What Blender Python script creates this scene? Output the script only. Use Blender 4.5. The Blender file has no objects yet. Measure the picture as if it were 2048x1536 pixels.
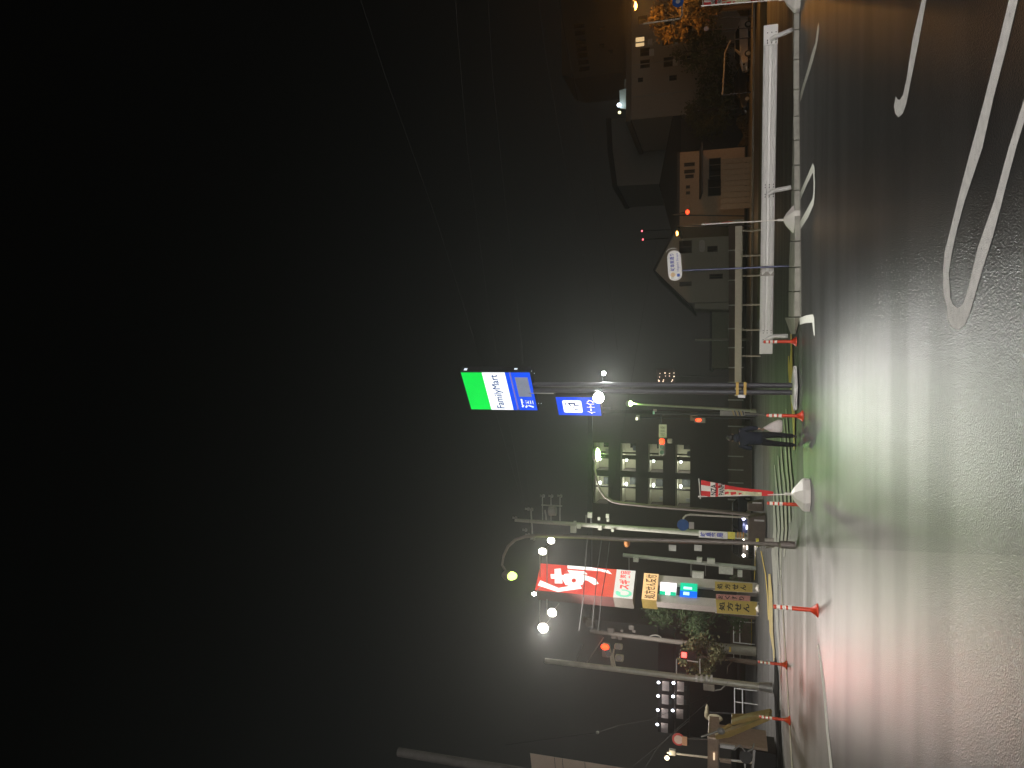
import bpy, bmesh, math, random
from mathutils import Vector, Matrix, noise
random.seed(7)
S = bpy.context.scene
C = S.collection
R = math.radians

# ------------------------------------------------------------------ camera
F, VH, ROLL, H = 1450., 1462., .005, 1.6          # focal length (px of 2048), horizon column, roll, eye height
P = math.atan((VH - 1024) / F)
cR, sR = math.cos(ROLL), math.sin(ROLL)
AX = Vector((cR, -sR * math.sin(P), sR * math.cos(P)))
BX = Vector((-sR, -cR * math.sin(P), cR * math.cos(P)))
FW = Vector((0, math.cos(P), math.sin(P)))
cam_d = bpy.data.cameras.new('camera'); cam = bpy.data.objects.new('camera', cam_d); C.objects.link(cam)
cam_d.sensor_fit = 'HORIZONTAL'; cam_d.sensor_width = 36; cam_d.lens = 36 * F / 2048
cam_d.clip_end = 2000; cam_d.clip_start = .1
m = Matrix.Identity(4)
for i, v in enumerate((-BX, AX, -FW)):
    for j in range(3): m[j][i] = v[j]
m[0][3], m[1][3], m[2][3] = 0, 0, H
cam.matrix_world = m
S.camera = cam

# ------------------------------------------------------------------ world: night sky with town glow
W = bpy.data.worlds.new('World'); S.world = W; W.use_nodes = True
nt = W.node_tree; nt.nodes.clear(); N = nt.nodes; L = nt.links
out = N.new('ShaderNodeOutputWorld'); bg = N.new('ShaderNodeBackground'); bg2 = N.new('ShaderNodeBackground'); add = N.new('ShaderNodeAddShader')
sky = N.new('ShaderNodeTexSky'); sky.sky_type = 'NISHITA'; sky.sun_disc = False; sky.sun_elevation = R(-6); sky.sun_rotation = R(250)
L.new(sky.outputs[0], bg2.inputs[0]); bg2.inputs[1].default_value = .004
tc = N.new('ShaderNodeTexCoord'); sep = N.new('ShaderNodeSeparateXYZ'); L.new(tc.outputs['Generated'], sep.inputs[0])
cr = N.new('ShaderNodeValToRGB'); e = cr.color_ramp
def lin(r, g, b):
    f = lambda c: c / 12.92 if c <= .04045 else ((c + .055) / 1.055) ** 2.4
    return (f(r / 255), f(g / 255), f(b / 255), 1)
e.elements[0].position = 0; e.elements[0].color = lin(58, 54, 50)
e.elements[1].position = 1; e.elements[1].color = lin(2, 3, 3)
for p_, c_ in ((.12, lin(58, 56, 51)), (.22, lin(50, 50, 47)), (.32, lin(43, 44, 42)), (.45, lin(30, 32, 31)), (.58, lin(19, 21, 20)), (.72, lin(9, 11, 10))):
    k = e.elements.new(p_); k.color = c_
L.new(sep.outputs[2], cr.inputs[0])
dt = N.new('ShaderNodeVectorMath'); dt.operation = 'DOT_PRODUCT'; dt.inputs[1].default_value = Vector((-.75, .66, 0)).normalized()
L.new(tc.outputs['Generated'], dt.inputs[0])
mr = N.new('ShaderNodeMapRange'); mr.inputs[1].default_value = .1; mr.inputs[2].default_value = .95; mr.inputs[3].default_value = .08; mr.inputs[4].default_value = .36
mr.interpolation_type = 'SMOOTHSTEP'
L.new(dt.outputs['Value'], mr.inputs[0]); L.new(cr.outputs[0], bg.inputs[0]); L.new(mr.outputs[0], bg.inputs[1])
L.new(bg.outputs[0], add.inputs[0]); L.new(bg2.outputs[0], add.inputs[1]); L.new(add.outputs[0], out.inputs[0])

S.view_settings.view_transform = 'Standard'; S.view_settings.look = 'None'
S.view_settings.exposure = 0; S.view_settings.gamma = 1; S.view_settings.use_curve_mapping = False
S.cycles.use_denoising = True; S.cycles.denoising_input_passes = 'RGB_ALBEDO_NORMAL'; S.cycles.denoising_prefilter = 'ACCURATE'; S.cycles.use_adaptive_sampling = False
S.cycles.max_bounces = 5; S.cycles.volume_bounces = 0; S.cycles.volume_step_rate = 4; S.cycles.sample_clamp_indirect = 4
S.cycles.caustics_reflective = False; S.cycles.caustics_refractive = False

# ------------------------------------------------------------------ pixel <-> place
def ray(x, y):
    return AX * ((768 - y) / F) + BX * (-(x - 1024) / F) + FW
def G(x, y, z=0):
    r = ray(x, y); t = (z - H) / r.z
    return Vector((r.x * t, r.y * t, z))
def at(x, y, D):
    r = ray(x, y); t = D / r.y
    return Vector((r.x * t, D, H + r.z * t))

# ------------------------------------------------------------------ materials
MATS = {}
LIT = {'grey display panel', 'blue sign lettering', 'dark pictogram', 'sign gap', 'yellow sign box'}      # print on lit sign faces
def mat(name, col, rough=.6, metal=0, emit=None, es=0, var=.12, scale=6, bump=0, bscale=60, spec=.5):
    if name in MATS: return MATS[name]
    m = bpy.data.materials.new(name); m.use_nodes = True; n = m.node_tree.nodes; l = m.node_tree.links
    b = n['Principled BSDF']
    if isinstance(col, (int, float)): col = (col,) * 3
    b.inputs['Roughness'].default_value = rough; b.inputs['Metallic'].default_value = metal
    b.inputs['Specular IOR Level'].default_value = spec
    t = n.new('ShaderNodeTexCoord'); nz = n.new('ShaderNodeTexNoise'); nz.inputs['Scale'].default_value = scale; nz.inputs['Detail'].default_value = 5
    l.new(t.outputs['Object'], nz.inputs['Vector'])
    mx = n.new('ShaderNodeMix'); mx.data_type = 'RGBA'
    mx.inputs['A'].default_value = (*[max(0, c * (1 - var * 2)) for c in col], 1); mx.inputs['B'].default_value = (*[min(1, c * (1 + var * 2)) for c in col], 1)
    l.new(nz.outputs['Fac'], mx.inputs['Factor']); l.new(mx.outputs['Result'], b.inputs['Base Color'])
    if emit and name in LIT:
        b.inputs['Emission Color'].default_value = (*emit, 1); b.inputs['Emission Strength'].default_value = es
    if bump:
        n2 = n.new('ShaderNodeTexNoise'); n2.inputs['Scale'].default_value = bscale; n2.inputs['Detail'].default_value = 4
        l.new(t.outputs['Object'], n2.inputs['Vector'])
        bp = n.new('ShaderNodeBump'); bp.inputs['Strength'].default_value = bump; bp.inputs['Distance'].default_value = .02
        l.new(n2.outputs['Fac'], bp.inputs['Height']); l.new(bp.outputs[0], b.inputs['Normal'])
    MATS[name] = m
    return m

def asphalt(name, base, r0, r1, tint=(1, 1, 1), bump=.5, spec=.5, stretch=.25):
    m = bpy.data.materials.new(name); m.use_nodes = True; n = m.node_tree.nodes; l = m.node_tree.links; b = n['Principled BSDF']
    t = n.new('ShaderNodeTexCoord')
    mp = n.new('ShaderNodeMapping'); mp.inputs['Scale'].default_value = (stretch, 1, 1); mp.inputs['Rotation'].default_value = (0, 0, R(-8)); l.new(t.outputs['Object'], mp.inputs['Vector'])
    big = n.new('ShaderNodeTexNoise'); big.inputs['Scale'].default_value = .7; big.inputs['Detail'].default_value = 2.5; big.inputs['Roughness'].default_value = .45; l.new(mp.outputs[0], big.inputs['Vector'])
    med = n.new('ShaderNodeTexNoise'); med.inputs['Scale'].default_value = 9; med.inputs['Detail'].default_value = 6; l.new(t.outputs['Object'], med.inputs['Vector'])
    mp3 = n.new('ShaderNodeMapping'); mp3.inputs['Rotation'].default_value = (R(21), R(34), R(37)); l.new(t.outputs['Object'], mp3.inputs['Vector'])
    gr = n.new('ShaderNodeTexVoronoi'); gr.inputs['Scale'].default_value = 80; l.new(mp3.outputs[0], gr.inputs['Vector'])
    fine = n.new('ShaderNodeTexNoise'); fine.inputs['Scale'].default_value = 110; fine.inputs['Detail'].default_value = 3; l.new(mp3.outputs[0], fine.inputs['Vector'])
    mr = n.new('ShaderNodeMapRange'); mr.inputs[1].default_value = .2; mr.inputs[2].default_value = .8; mr.interpolation_type = 'SMOOTHSTEP'; mr.inputs[3].default_value = r0; mr.inputs[4].default_value = r1
    l.new(big.outputs['Fac'], mr.inputs[0])
    mp2 = n.new('ShaderNodeMapping'); mp2.inputs['Scale'].default_value = (.13, 1, 1); mp2.inputs['Rotation'].default_value = (0, 0, R(9)); l.new(t.outputs['Object'], mp2.inputs['Vector'])
    bd = n.new('ShaderNodeTexNoise'); bd.inputs['Scale'].default_value = 1.25; bd.inputs['Detail'].default_value = 1.5; bd.inputs['Roughness'].default_value = .4; l.new(mp2.outputs[0], bd.inputs['Vector'])
    ad = n.new('ShaderNodeMath'); ad.operation = 'MULTIPLY_ADD'; ad.inputs[1].default_value = .06; l.new(med.outputs['Fac'], ad.inputs[0]); l.new(mr.outputs[0], ad.inputs[2])
    sb = n.new('ShaderNodeMath'); sb.operation = 'SUBTRACT'; sb.inputs[1].default_value = .03; sb.use_clamp = True; l.new(ad.outputs[0], sb.inputs[0]); l.new(sb.outputs[0], b.inputs['Roughness'])
    mx = n.new('ShaderNodeMix'); mx.data_type = 'RGBA'
    mx.inputs['A'].default_value = (*[base * .7 * c for c in tint], 1); mx.inputs['B'].default_value = (*[base * 1.35 * c for c in tint], 1)
    ms = n.new('ShaderNodeMath'); ms.operation = 'ADD'; l.new(med.outputs['Fac'], ms.inputs[0]); l.new(gr.outputs['Distance'], ms.inputs[1])
    m2 = n.new('ShaderNodeMath'); m2.operation = 'MULTIPLY'; m2.inputs[1].default_value = .8; l.new(ms.outputs[0], m2.inputs[0]); l.new(m2.outputs[0], mx.inputs['Factor'])
    l.new(mx.outputs['Result'], b.inputs['Base Color'])
    sp = n.new('ShaderNodeMapRange'); sp.inputs[1].default_value = .25; sp.inputs[2].default_value = .75; sp.inputs[3].default_value = spec; sp.inputs[4].default_value = spec * .5
    sp.inputs[1].default_value = .34; sp.inputs[2].default_value = .64; sp.inputs[3].default_value = spec * 1.1; sp.interpolation_type = 'SMOOTHSTEP'; l.new(bd.outputs['Fac'], sp.inputs[0]); l.new(sp.outputs[0], b.inputs['Specular IOR Level'])
    hs = n.new('ShaderNodeMath'); hs.operation = 'ADD'; l.new(fine.outputs['Fac'], hs.inputs[0]); l.new(gr.outputs['Distance'], hs.inputs[1])
    bp = n.new('ShaderNodeBump'); bp.inputs['Strength'].default_value = bump; bp.inputs['Distance'].default_value = .008; l.new(hs.outputs[0], bp.inputs['Height']); l.new(bp.outputs[0], b.inputs['Normal'])
    return m

def emis(name, col, s, base=.5):
    if name in MATS: return MATS[name]
    m = bpy.data.materials.new(name); m.use_nodes = True; n = m.node_tree.nodes; l = m.node_tree.links; b = n['Principled BSDF']
    t = n.new('ShaderNodeTexCoord'); nz = n.new('ShaderNodeTexNoise'); nz.inputs['Scale'].default_value = 1.3; l.new(t.outputs['Object'], nz.inputs['Vector'])
    mr = n.new('ShaderNodeMapRange'); mr.inputs[1].default_value = .3; mr.inputs[2].default_value = .7; mr.inputs[3].default_value = s * .93; mr.inputs[4].default_value = s * 1.07; l.new(nz.outputs['Fac'], mr.inputs[0])
    b.inputs['Base Color'].default_value = (*[c * base for c in col], 1); b.inputs['Roughness'].default_value = .35
    b.inputs['Emission Color'].default_value = (*col, 1); l.new(mr.outputs[0], b.inputs['Emission Strength'])
    MATS[name] = m
    return m

M_lot = asphalt('wet lot asphalt', .018, .305, .34, spec=.41, bump=.4)
M_lot2 = asphalt('paler warm asphalt', .042, .31, .345, tint=(1.03, 1, .95), spec=.45, bump=.3)  # paler, slightly warmer asphalt for the left part
M_road = asphalt('road asphalt', .05, .45, .6, spec=.45)
M_walk = mat('wet pavement concrete', (.2, .19, .17), .5, var=.2, scale=2, bump=.3)
def paintmat(name, col, wear):
    m = mat(name, col, .7, var=.12, scale=14, bump=.3, bscale=110, spec=.25); n = m.node_tree.nodes; l = m.node_tree.links; b = n['Principled BSDF']
    t = n.new('ShaderNodeTexCoord'); a = n.new('ShaderNodeTexNoise'); a.inputs['Scale'].default_value = 30; a.inputs['Detail'].default_value = 8; a.inputs['Roughness'].default_value = .75; l.new(t.outputs['Object'], a.inputs['Vector'])
    r = n.new('ShaderNodeMapRange'); r.inputs[1].default_value = wear; r.inputs[2].default_value = wear + .05; l.new(a.outputs['Fac'], r.inputs[0])
    x = n.new('ShaderNodeMix'); x.data_type = 'RGBA'; x.inputs['B'].default_value = (.06, .058, .055, 1); l.new(b.inputs['Base Color'].links[0].from_socket, x.inputs['A']); l.new(r.outputs[0], x.inputs['Factor']); l.new(x.outputs['Result'], b.inputs['Base Color'])
    return m
M_paint = paintmat('white road paint', (.8, .78, .77), .62)
M_paint_old = mat('white road paint older', (.72, .71, .68), .7, var=.12, scale=14, bump=.25, bscale=90, spec=.25)
M_paint2 = mat('worn white road paint', (.5, .49, .45), .55, var=.2, scale=5, bump=.2)
M_yel = mat('yellow tactile paving', (.8, .55, .06), .55, var=.18, scale=9, bump=.3, bscale=30)
M_kerb = mat('kerb concrete', (.36, .35, .31), .7, var=.2, scale=5, bump=.3)
M_black = mat('black gutter', .006, .95, spec=.1)
M_white = mat('white enamel steel', (.75, .74, .73), .4, var=.05, scale=3)
M_bolt = mat('dark bolt', .08, .5, .6)
M_galv = mat('galvanised steel', (.36, .36, .34), .5, .3, var=.15, scale=3)
M_conc = mat('pole concrete', (.34, .34, .3), .8, var=.12, scale=3, bump=.2)
M_brown = mat('brown painted steel', (.22, .19, .175), .5, .2)
M_dark = mat('dark steel', (.05, .05, .055), .45, .5)
M_black2 = mat('black plastic', .02, .6)
M_pole = mat('dark grey painted pole', (.06, .06, .075), .5, 0, var=.08)
M_org = mat('orange-red flexible plastic', (.72, .06, .02), .45, var=.06)
M_refl = mat('reflective band', (.95, .88, .8), .3, emit=(1, .8, .68), es=.35, var=.02)
M_cable = mat('black cable', .05, .7)
M_wire = mat('grey wire', .03, .8)

# ------------------------------------------------------------------ mesh helpers
def rootloc(o):
    while o.parent: o = o.parent
    return o.location.copy()
class MB:
    def __init__(s): s.bm = bmesh.new()
    def add(s, vs, fs):
        v = [s.bm.verts.new(p) for p in vs]
        for f in fs:
            try: s.bm.faces.new([v[i] for i in f])
            except ValueError: pass
        return s
    def box(s, c, d, rot=None, taper=1):
        x, y, z = d[0] / 2, d[1] / 2, d[2] / 2; rot = rot or Matrix.Identity(3); c = Vector(c)
        vs = [c + rot @ Vector((a * x * (taper if k > 0 else 1), b * y * (taper if k > 0 else 1), k * z)) for a in (-1, 1) for b in (-1, 1) for k in (-1, 1)]
        return s.add(vs, [(0, 1, 3, 2), (4, 6, 7, 5), (0, 4, 5, 1), (2, 3, 7, 6), (0, 2, 6, 4), (1, 5, 7, 3)])
    def tube(s, pts, r, n=10, cap=True):
        pts = [Vector(p) for p in pts]; k = len(pts); rs = r if isinstance(r, (list, tuple)) else [r] * k
        ref = None; rings = []
        for i, p in enumerate(pts):
            d = (pts[min(i + 1, k - 1)] - pts[max(i - 1, 0)]).normalized()
            if ref is None: ref = d.orthogonal().normalized()
            a = (ref - d * ref.dot(d)).normalized(); b = d.cross(a); ref = a
            rings.append([p + (a * math.cos(2 * math.pi * j / n) + b * math.sin(2 * math.pi * j / n)) * rs[i] for j in range(n)])
        vs = [q for g in rings for q in g]
        fs = [(i * n + j, i * n + (j + 1) % n, (i + 1) * n + (j + 1) % n, (i + 1) * n + j) for i in range(k - 1) for j in range(n)]
        if cap: fs += [tuple(range(n)), tuple((k - 1) * n + j for j in reversed(range(n)))]
        return s.add(vs, fs)
    def prism(s, poly, off):
        poly = [Vector(p) for p in poly]; n = len(poly); off = Vector(off)
        return s.add(poly + [p + off for p in poly], [tuple(range(n)), tuple(reversed(range(n, 2 * n)))] + [(i, (i + 1) % n, n + (i + 1) % n, n + i) for i in range(n)])
    def ball(s, c, r, seg=12, rg=8):
        if isinstance(r, (int, float)): r = (r,) * 3
        mm = Matrix.Translation(Vector(c)) @ Matrix.Diagonal((*r, 1))
        bmesh.ops.create_uvsphere(s.bm, u_segments=seg, v_segments=rg, radius=1, matrix=mm); return s
    def build(s, name, material, parent=None, smooth=False, bevel=0):
        bm = s.bm
        bmesh.ops.recalc_face_normals(bm, faces=bm.faces)
        if bevel:
            bmesh.ops.bevel(bm, geom=[e for e in bm.edges if len(e.link_faces) == 2 and e.calc_face_angle(0) > .5], offset=bevel, segments=2, affect='EDGES', profile=.5)
        if parent:
            bmesh.ops.translate(bm, verts=bm.verts, vec=-rootloc(parent))
        me = bpy.data.meshes.new(name); bm.to_mesh(me); bm.free(); me.materials.append(material)
        if smooth:
            for p in me.polygons: p.use_smooth = True
            try: me.set_sharp_from_angle(angle=R(40))
            except Exception: pass
        o = bpy.data.objects.new(name, me); C.objects.link(o)
        if parent: o.parent = parent
        return o
def thing(name, label, cat, loc=(0, 0, 0), group=None):
    o = bpy.data.objects.new(name, None); C.objects.link(o); o.location = loc; o.empty_display_size = .2
    o['label'] = label; o['category'] = cat
    if group: o['group'] = group
    return o
def tag(o, label, cat, group=None):
    o['label'] = label; o['category'] = cat
    if group: o['group'] = group
    return o
def struct(o): o['kind'] = 'structure'; return o
def dup(root, loc, label, group=None):
    r = root.copy(); C.objects.link(r); r.location = loc; r['label'] = label
    if group: r['group'] = group
    def rec(a, b):
        for ch in list(a.children):
            c = ch.copy(); C.objects.link(c); c.parent = b; rec(ch, c)
    rec(root, r)
    return r
def lamp(parent, loc, power, col, radius=.12, name='lamp_light', spot=None):
    d = bpy.data.lights.new(name, 'SPOT' if spot else 'POINT'); d.energy = power; d.color = col; d.shadow_soft_size = radius
    if spot: d.spot_size = spot[1]; d.spot_blend = .6
    o = bpy.data.objects.new(name, d); C.objects.link(o); o.parent = parent; o.location = Vector(loc) - rootloc(parent)
    if spot: o.rotation_euler = Vector(spot[0]).to_track_quat('-Z', 'Y').to_euler()
    return o

class Frame:                                   # a flat face in the world: right, up, normal towards the viewer
    def __init__(s, o, right, up=(0, 0, 1)):
        s.o = Vector(o); s.r = Vector(right).normalized(); s.u = Vector(up).normalized(); s.n = s.r.cross(s.u).normalized()
    def p(s, x, y, z=0): return s.o + s.r * x + s.u * y + s.n * z
    def slab(s, name, m, parent, x0, y0, x1, y1, z0, z1, bevel=0):
        b = MB().prism([s.p(x0, y0, z0), s.p(x1, y0, z0), s.p(x1, y1, z0), s.p(x0, y1, z0)], s.n * (z1 - z0))
        return b.build(name, m, parent, bevel=bevel)
    def poly(s, name, m, parent, pts, z0, z1):
        return MB().prism([s.p(x, y, z0) for x, y in pts], s.n * (z1 - z0)).build(name, m, parent)
def text(fr, body, m, parent, x0, y0, x1, y1, z, name='lettering', bold=0.0, mirror=False):
    cu = bpy.data.curves.new('t', 'FONT'); cu.body = body; cu.size = 1; cu.extrude = .0; cu.offset = bold; cu.resolution_u = 3
    ob = bpy.data.objects.new('t', cu); C.objects.link(ob)
    dg = bpy.context.evaluated_depsgraph_get(); me = bpy.data.meshes.new_from_object(ob.evaluated_get(dg))
    bpy.data.objects.remove(ob); bpy.data.curves.remove(cu)
    if not me.vertices: print('NO GLYPHS', body); return None
    xs = [v.co.x for v in me.vertices]; ys = [v.co.y for v in me.vertices]
    ax, bx, ay, by = min(xs), max(xs), min(ys), max(ys); rl = rootloc(parent)
    for v in me.vertices:
        u = (v.co.x - ax) / max(bx - ax, 1e-6); w = (v.co.y - ay) / max(by - ay, 1e-6)
        if mirror: u = 1 - u
        v.co = fr.p(x0 + (x1 - x0) * u, y0 + (y1 - y0) * w, z) - rl
    me.materials.clear(); me.materials.append(m); me.name = name
    o = bpy.data.objects.new(name, me); C.objects.link(o); o.parent = parent
    return o

# ------------------------------------------------------------------ ground
def sheet(name, pts, z, m, parent=None, thick=0):
    b = MB()
    if thick: b.prism([(p[0], p[1], z) for p in pts], (0, 0, -thick))
    else: b.add([(p[0], p[1], z) for p in pts], [tuple(range(len(pts)))])
    o = b.build(name, m, parent)
    if not parent: struct(o)
    return o
sheet('ground', [(-400, -60), (400, -60), (400, 600), (-400, 600)], -.03, M_road)
# the lot the photographer stands on (up to its edge), its paler part on the left
e1 = G(1603, 640); e2 = G(1597, -40); e3 = G(1606, 900); e4 = G(1612, 1093); e5 = G(1632, 1240); e6 = G(1668, 1545)
lotpts = [(60, -30), (e2.x + 40, e2.y + 3), (e2.x, e2.y), (e1.x, e1.y), (e3.x, e3.y), (e4.x, e4.y), (e5.x, e5.y), (e6.x, e6.y), (-14, 8), (-14, -30)]
sheet('parking_lot', lotpts, 0, M_lot)
a1, a2 = G(1621, 1094), G(1850, 1104)
d = (a2 - a1).normalized(); a3 = a2 + d * 3.5
q = [G(1621, 1094), G(1636, 1240), G(1668, 1530)]
sheet('pavement', [(a1.x, a1.y), (a3.x, a3.y), (-1.4, -6), (-13.9, -6), (-13.9, 7.5), (q[2].x, q[2].y), (q[1].x, q[1].y)], .002, M_lot2)
# footway between lot and road on the left, right-hand footway along the kerb
def px(z, *pp): return [G(a, b, z) for a, b in pp]
sheet('footway', px(0, (1612, 1093), (1560, 1093), (1548, 1200), (1556, 1290), (1560, 1400), (1570, 1545), (1668, 1545), (1632, 1240)), -.008,
      asphalt('footway asphalt', .11, .42, .6, tint=(1.02, 1, .96), spec=.5, bump=.3))
def ribbon(name, pts, m, z=.004):               # a painted line given by its centre and width along the picture's depth axis
    l = [G(x - w / 2, y) for x, y, w in pts]; r = [G(x + w / 2, y) for x, y, w in pts]
    b = MB(); n = len(pts)
    b.add([(p.x, p.y, z) for p in l + r], [(i, i + 1, n + i + 1, n + i) for i in range(n - 1)])
    return struct(b.build(name, m))
def paint(name, zoom, pts, m=None, z=.003):
    ox, oy, s = zoom
    g = [G(ox + a / s, oy + b / s) for a, b in pts]
    bm = MB(); bm.add([(p.x, p.y, z) for p in g], [tuple(range(len(g)))])
    o = bm.build(name, m or M_paint); struct(o)
    bm2 = bmesh.new(); bm2.from_mesh(o.data); bmesh.ops.triangulate(bm2, faces=bm2.faces, ngon_method='EAR_CLIP'); bm2.to_mesh(o.data); bm2.free()
    return o
zA = (1550, 400, 3.072); zB = (1550, 0, 3.84)
paint('bay_marking', (0, 0, 1), [(2027, -30), (2045, -30), (2037, 0), (2013, 100), (1988, 195), (1966, 295), (1931, 400), (1916, 400), (1941, 305), (1969, 202), (1994, 103), (2019, 0)])
paint('bay_marking', zA, [(1125, 0), (1170, 0), (1140, 110), (1118, 190), (1090, 320), (1070, 450), (1080, 600), (1095, 640), (1125, 664), (1158, 640), (1185, 560), (1250, 290), (1352, 0), (1401, 0), (1340, 230), (1270, 450), (1215, 640), (1198, 700), (1165, 775), (1125, 800), (1085, 780), (1060, 730), (1058, 660), (1035, 560), (1033, 450), (1045, 320), (1080, 180)])
paint('bay_marking', zB, [(1690, 1536), (1750, 1536), (1860, 1120), (1960, 800), (2100, 330), (2030, 330), (1912, 780), (1800, 1130)])
paint('bay_marking', zB, [(1135, -60), (1172, -60), (1165, 0), (1110, 300), (1050, 600), (1010, 800), (985, 870), (950, 902), (925, 870), (915, 820), (930, 740), (945, 765), (962, 765), (985, 730), (1010, 620), (1060, 300), (1130, 0)])
zC = (1590, 300, 3.84)
M_pb = paintmat('fresh white road paint', (.8, .79, .74), .66)
paint('lane_marking', zC, [(40, 325), (138, 100), (150, 130), (154, 245), (152, 350), (145, 420), (100, 520), (40, 612), (36, 555), (90, 460), (134, 378), (142, 330), (144, 245), (140, 178), (134, 180), (90, 270), (42, 382)], M_pb)
paint('lane_marking', zC, [(36, 1290), (85, 1270), (140, 1262), (148, 1290), (154, 1425), (146, 1425), (134, 1325), (85, 1328), (38, 1342)], M_pb)
paint('lane_marking', (1590, 0, 6.98), [(335, 310), (338, 400), (320, 560), (300, 660), (260, 820), (200, 1020), (140, 1200), (100, 1350), (75, 1420), (78, 1300), (110, 1180), (180, 950), (240, 730), (285, 600), (300, 500), (315, 370)], M_pb)
# crossing stripes
for pts in ([(1572, 818, 1), (1575.5, 867, 3), (1581, 940, 3.5), (1583.6, 965, 3.5), (1585, 997, 3), (1585, 1008, 1)],
            [(1567, 838, 1), (1569.5, 867, 3), (1573.5, 940, 3.8), (1576.5, 965, 3.6), (1578, 997, 3.6), (1579.5, 1030, 3), (1580, 1045, 1)],
            [(1561, 876, 1), (1565, 940, 3.6), (1568.3, 965, 3.6), (1570.5, 997, 4), (1572.5, 1059, 4.5), (1569, 1106, 3), (1568, 1114, 1)],
            [(1556, 911, 1), (1557.5, 940, 3.4), (1559.6, 965, 3.6), (1562.5, 997, 4), (1565, 1059, 5), (1561, 1106, 4.5), (1563, 1150, 1)],
            [(1549, 930, 1), (1552, 965, 3), (1555, 997, 4), (1558, 1059, 5), (1553.5, 1106, 5), (1559, 1170, 1.5)],
            [(1547.5, 985, 1), (1548.5, 1020, 4), (1550, 1059, 6), (1547.5, 1106, 9), (1551, 1160, 9), (1552, 1200, 7), (1554.5, 1250, 5), (1561, 1330, 3), (1560.5, 1420, 2)]):
    ribbon('crossing_stripe', pts, M_paint2)
ribbon('edge_line', [(1561, 1140, 1.5), (1563.5, 1175, 1.6), (1566, 1230, 1.8), (1570.5, 1300, 2.2), (1573, 1345, 2.2), (1578, 1430, 2.2), (1585, 1545, 2.5)], M_paint)
ribbon('edge_line', [(1636, 1290, 2), (1642, 1325, 4), (1649, 1380, 4.5), (1655, 1460, 4.5), (1664, 1545, 5.5)], M_paint)
for pts in ([(1582.3, 668, 3), (1583.2, 700, 3), (1581.8, 735, 7), (1583.5, 765, 7), (1585.5, 790, 9), (1587, 826, 6), (1588, 870, 3), (1588.5, 900, 2)],
            [(1577.3, 712, 1.5), (1577.8, 740, 3), (1579, 765, 2)],
            [(1539, 1148, 4), (1541, 1190, 8), (1541.5, 1225, 8), (1543, 1265, 7), (1547.5, 1300, 4), (1548.5, 1322, 3)],
            [(1522, 1102, 1), (1531, 1148, 1.5), (1535, 1190, 2), (1537, 1240, 2)],
            [(1511, 1100, 1), (1509, 1160, 1.5)], [(1503, 1225, 1.5), (1503.5, 1280, 1.5), (1500, 1310, 1)]):
    ribbon('tactile_paving', pts, M_yel, z=.005)
ribbon('edge_strip', [(1550, 1316, 2), (1552, 1345, 7), (1553.5, 1410, 8.5), (1556, 1460, 8.5), (1560.5, 1545, 8.5)], M_black, z=.006)  # flat matt black strip along the footway
# kerb: row of concrete blocks on the lot's right-hand edge
kb = struct(MB().prism([G(1602, 634), G(1597, 60), G(1589, 60), G(1583, 634)], (0, 0, -.1)).build('kerb', M_kerb))
front = [(1600, 634), (1600, 583), (1600.3, 534), (1600.3, 482), (1600, 430), (1599.5, 380), (1599, 330), (1598.4, 280), (1597.8, 232), (1597, 180), (1596, 120), (1595, 60), (1594, -20)]
back = [1577, 1577, 1578, 1580, 1581.5, 1583, 1584, 1585, 1586, 1587, 1587.5, 1588, 1588]
for i in range(12):
    (x0, y0), (x1, y1) = front[i], front[i + 1]
    f0, f1 = G(x0, y0), G(x1, y1); hh = .125
    b0, b1 = G(back[i], y0, hh), G(back[i + 1], y1, hh)
    dv = (f1 - f0).normalized() * .012
    poly = [f0 + dv, f1 - dv, Vector((b1.x, b1.y, 0)) - dv, Vector((b0.x, b0.y, 0)) + dv]
    MB().prism([(p.x, p.y, 0) for p in poly], (0, 0, hh + random.uniform(-.004, .004))).build('kerb_block', M_kerb, kb, bevel=.012)
p0, p1, p2, p3 = G(1600, 635), G(1591, 668), G(1583, 668), G(1578, 635)
MB().add([(p0.x, p0.y, 0), (p1.x, p1.y, 0), (p2.x, p2.y, 0), (p3.x, p3.y, 0), (p0.x, p0.y, .12), (p3.x, p3.y, .12), (p1.x, p1.y, .02), (p2.x, p2.y, .02)],
         [(0, 1, 6, 4), (1, 2, 7, 6), (2, 3, 5, 7), (4, 6, 7, 5), (0, 4, 5, 3)]).build('kerb_ramp', M_kerb, kb)
# far footway, lit by the sodium lamps, and the bank behind it
M_fw = mat('far pavement', (.25, .23, .2), .6, var=.15, scale=.6)
sheet('far_footway', [(-4, 62), (60, 56), (60, 74), (-4, 82)], .12, M_fw, thick=.2)
sheet('bank', [(-60, 84), (70, 76), (70, 120), (-60, 120)], .5, mat('dark soil bank', (.05, .05, .035), .95, var=.3, scale=.4), thick=.6)
sheet('verge', [(4, 40), (40, 36), (40, 44), (4, 49)], .02, mat('grass verge', (.045, .05, .02), .95, var=.4, scale=3, bump=.6, bscale=20), thick=.1)

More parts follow.
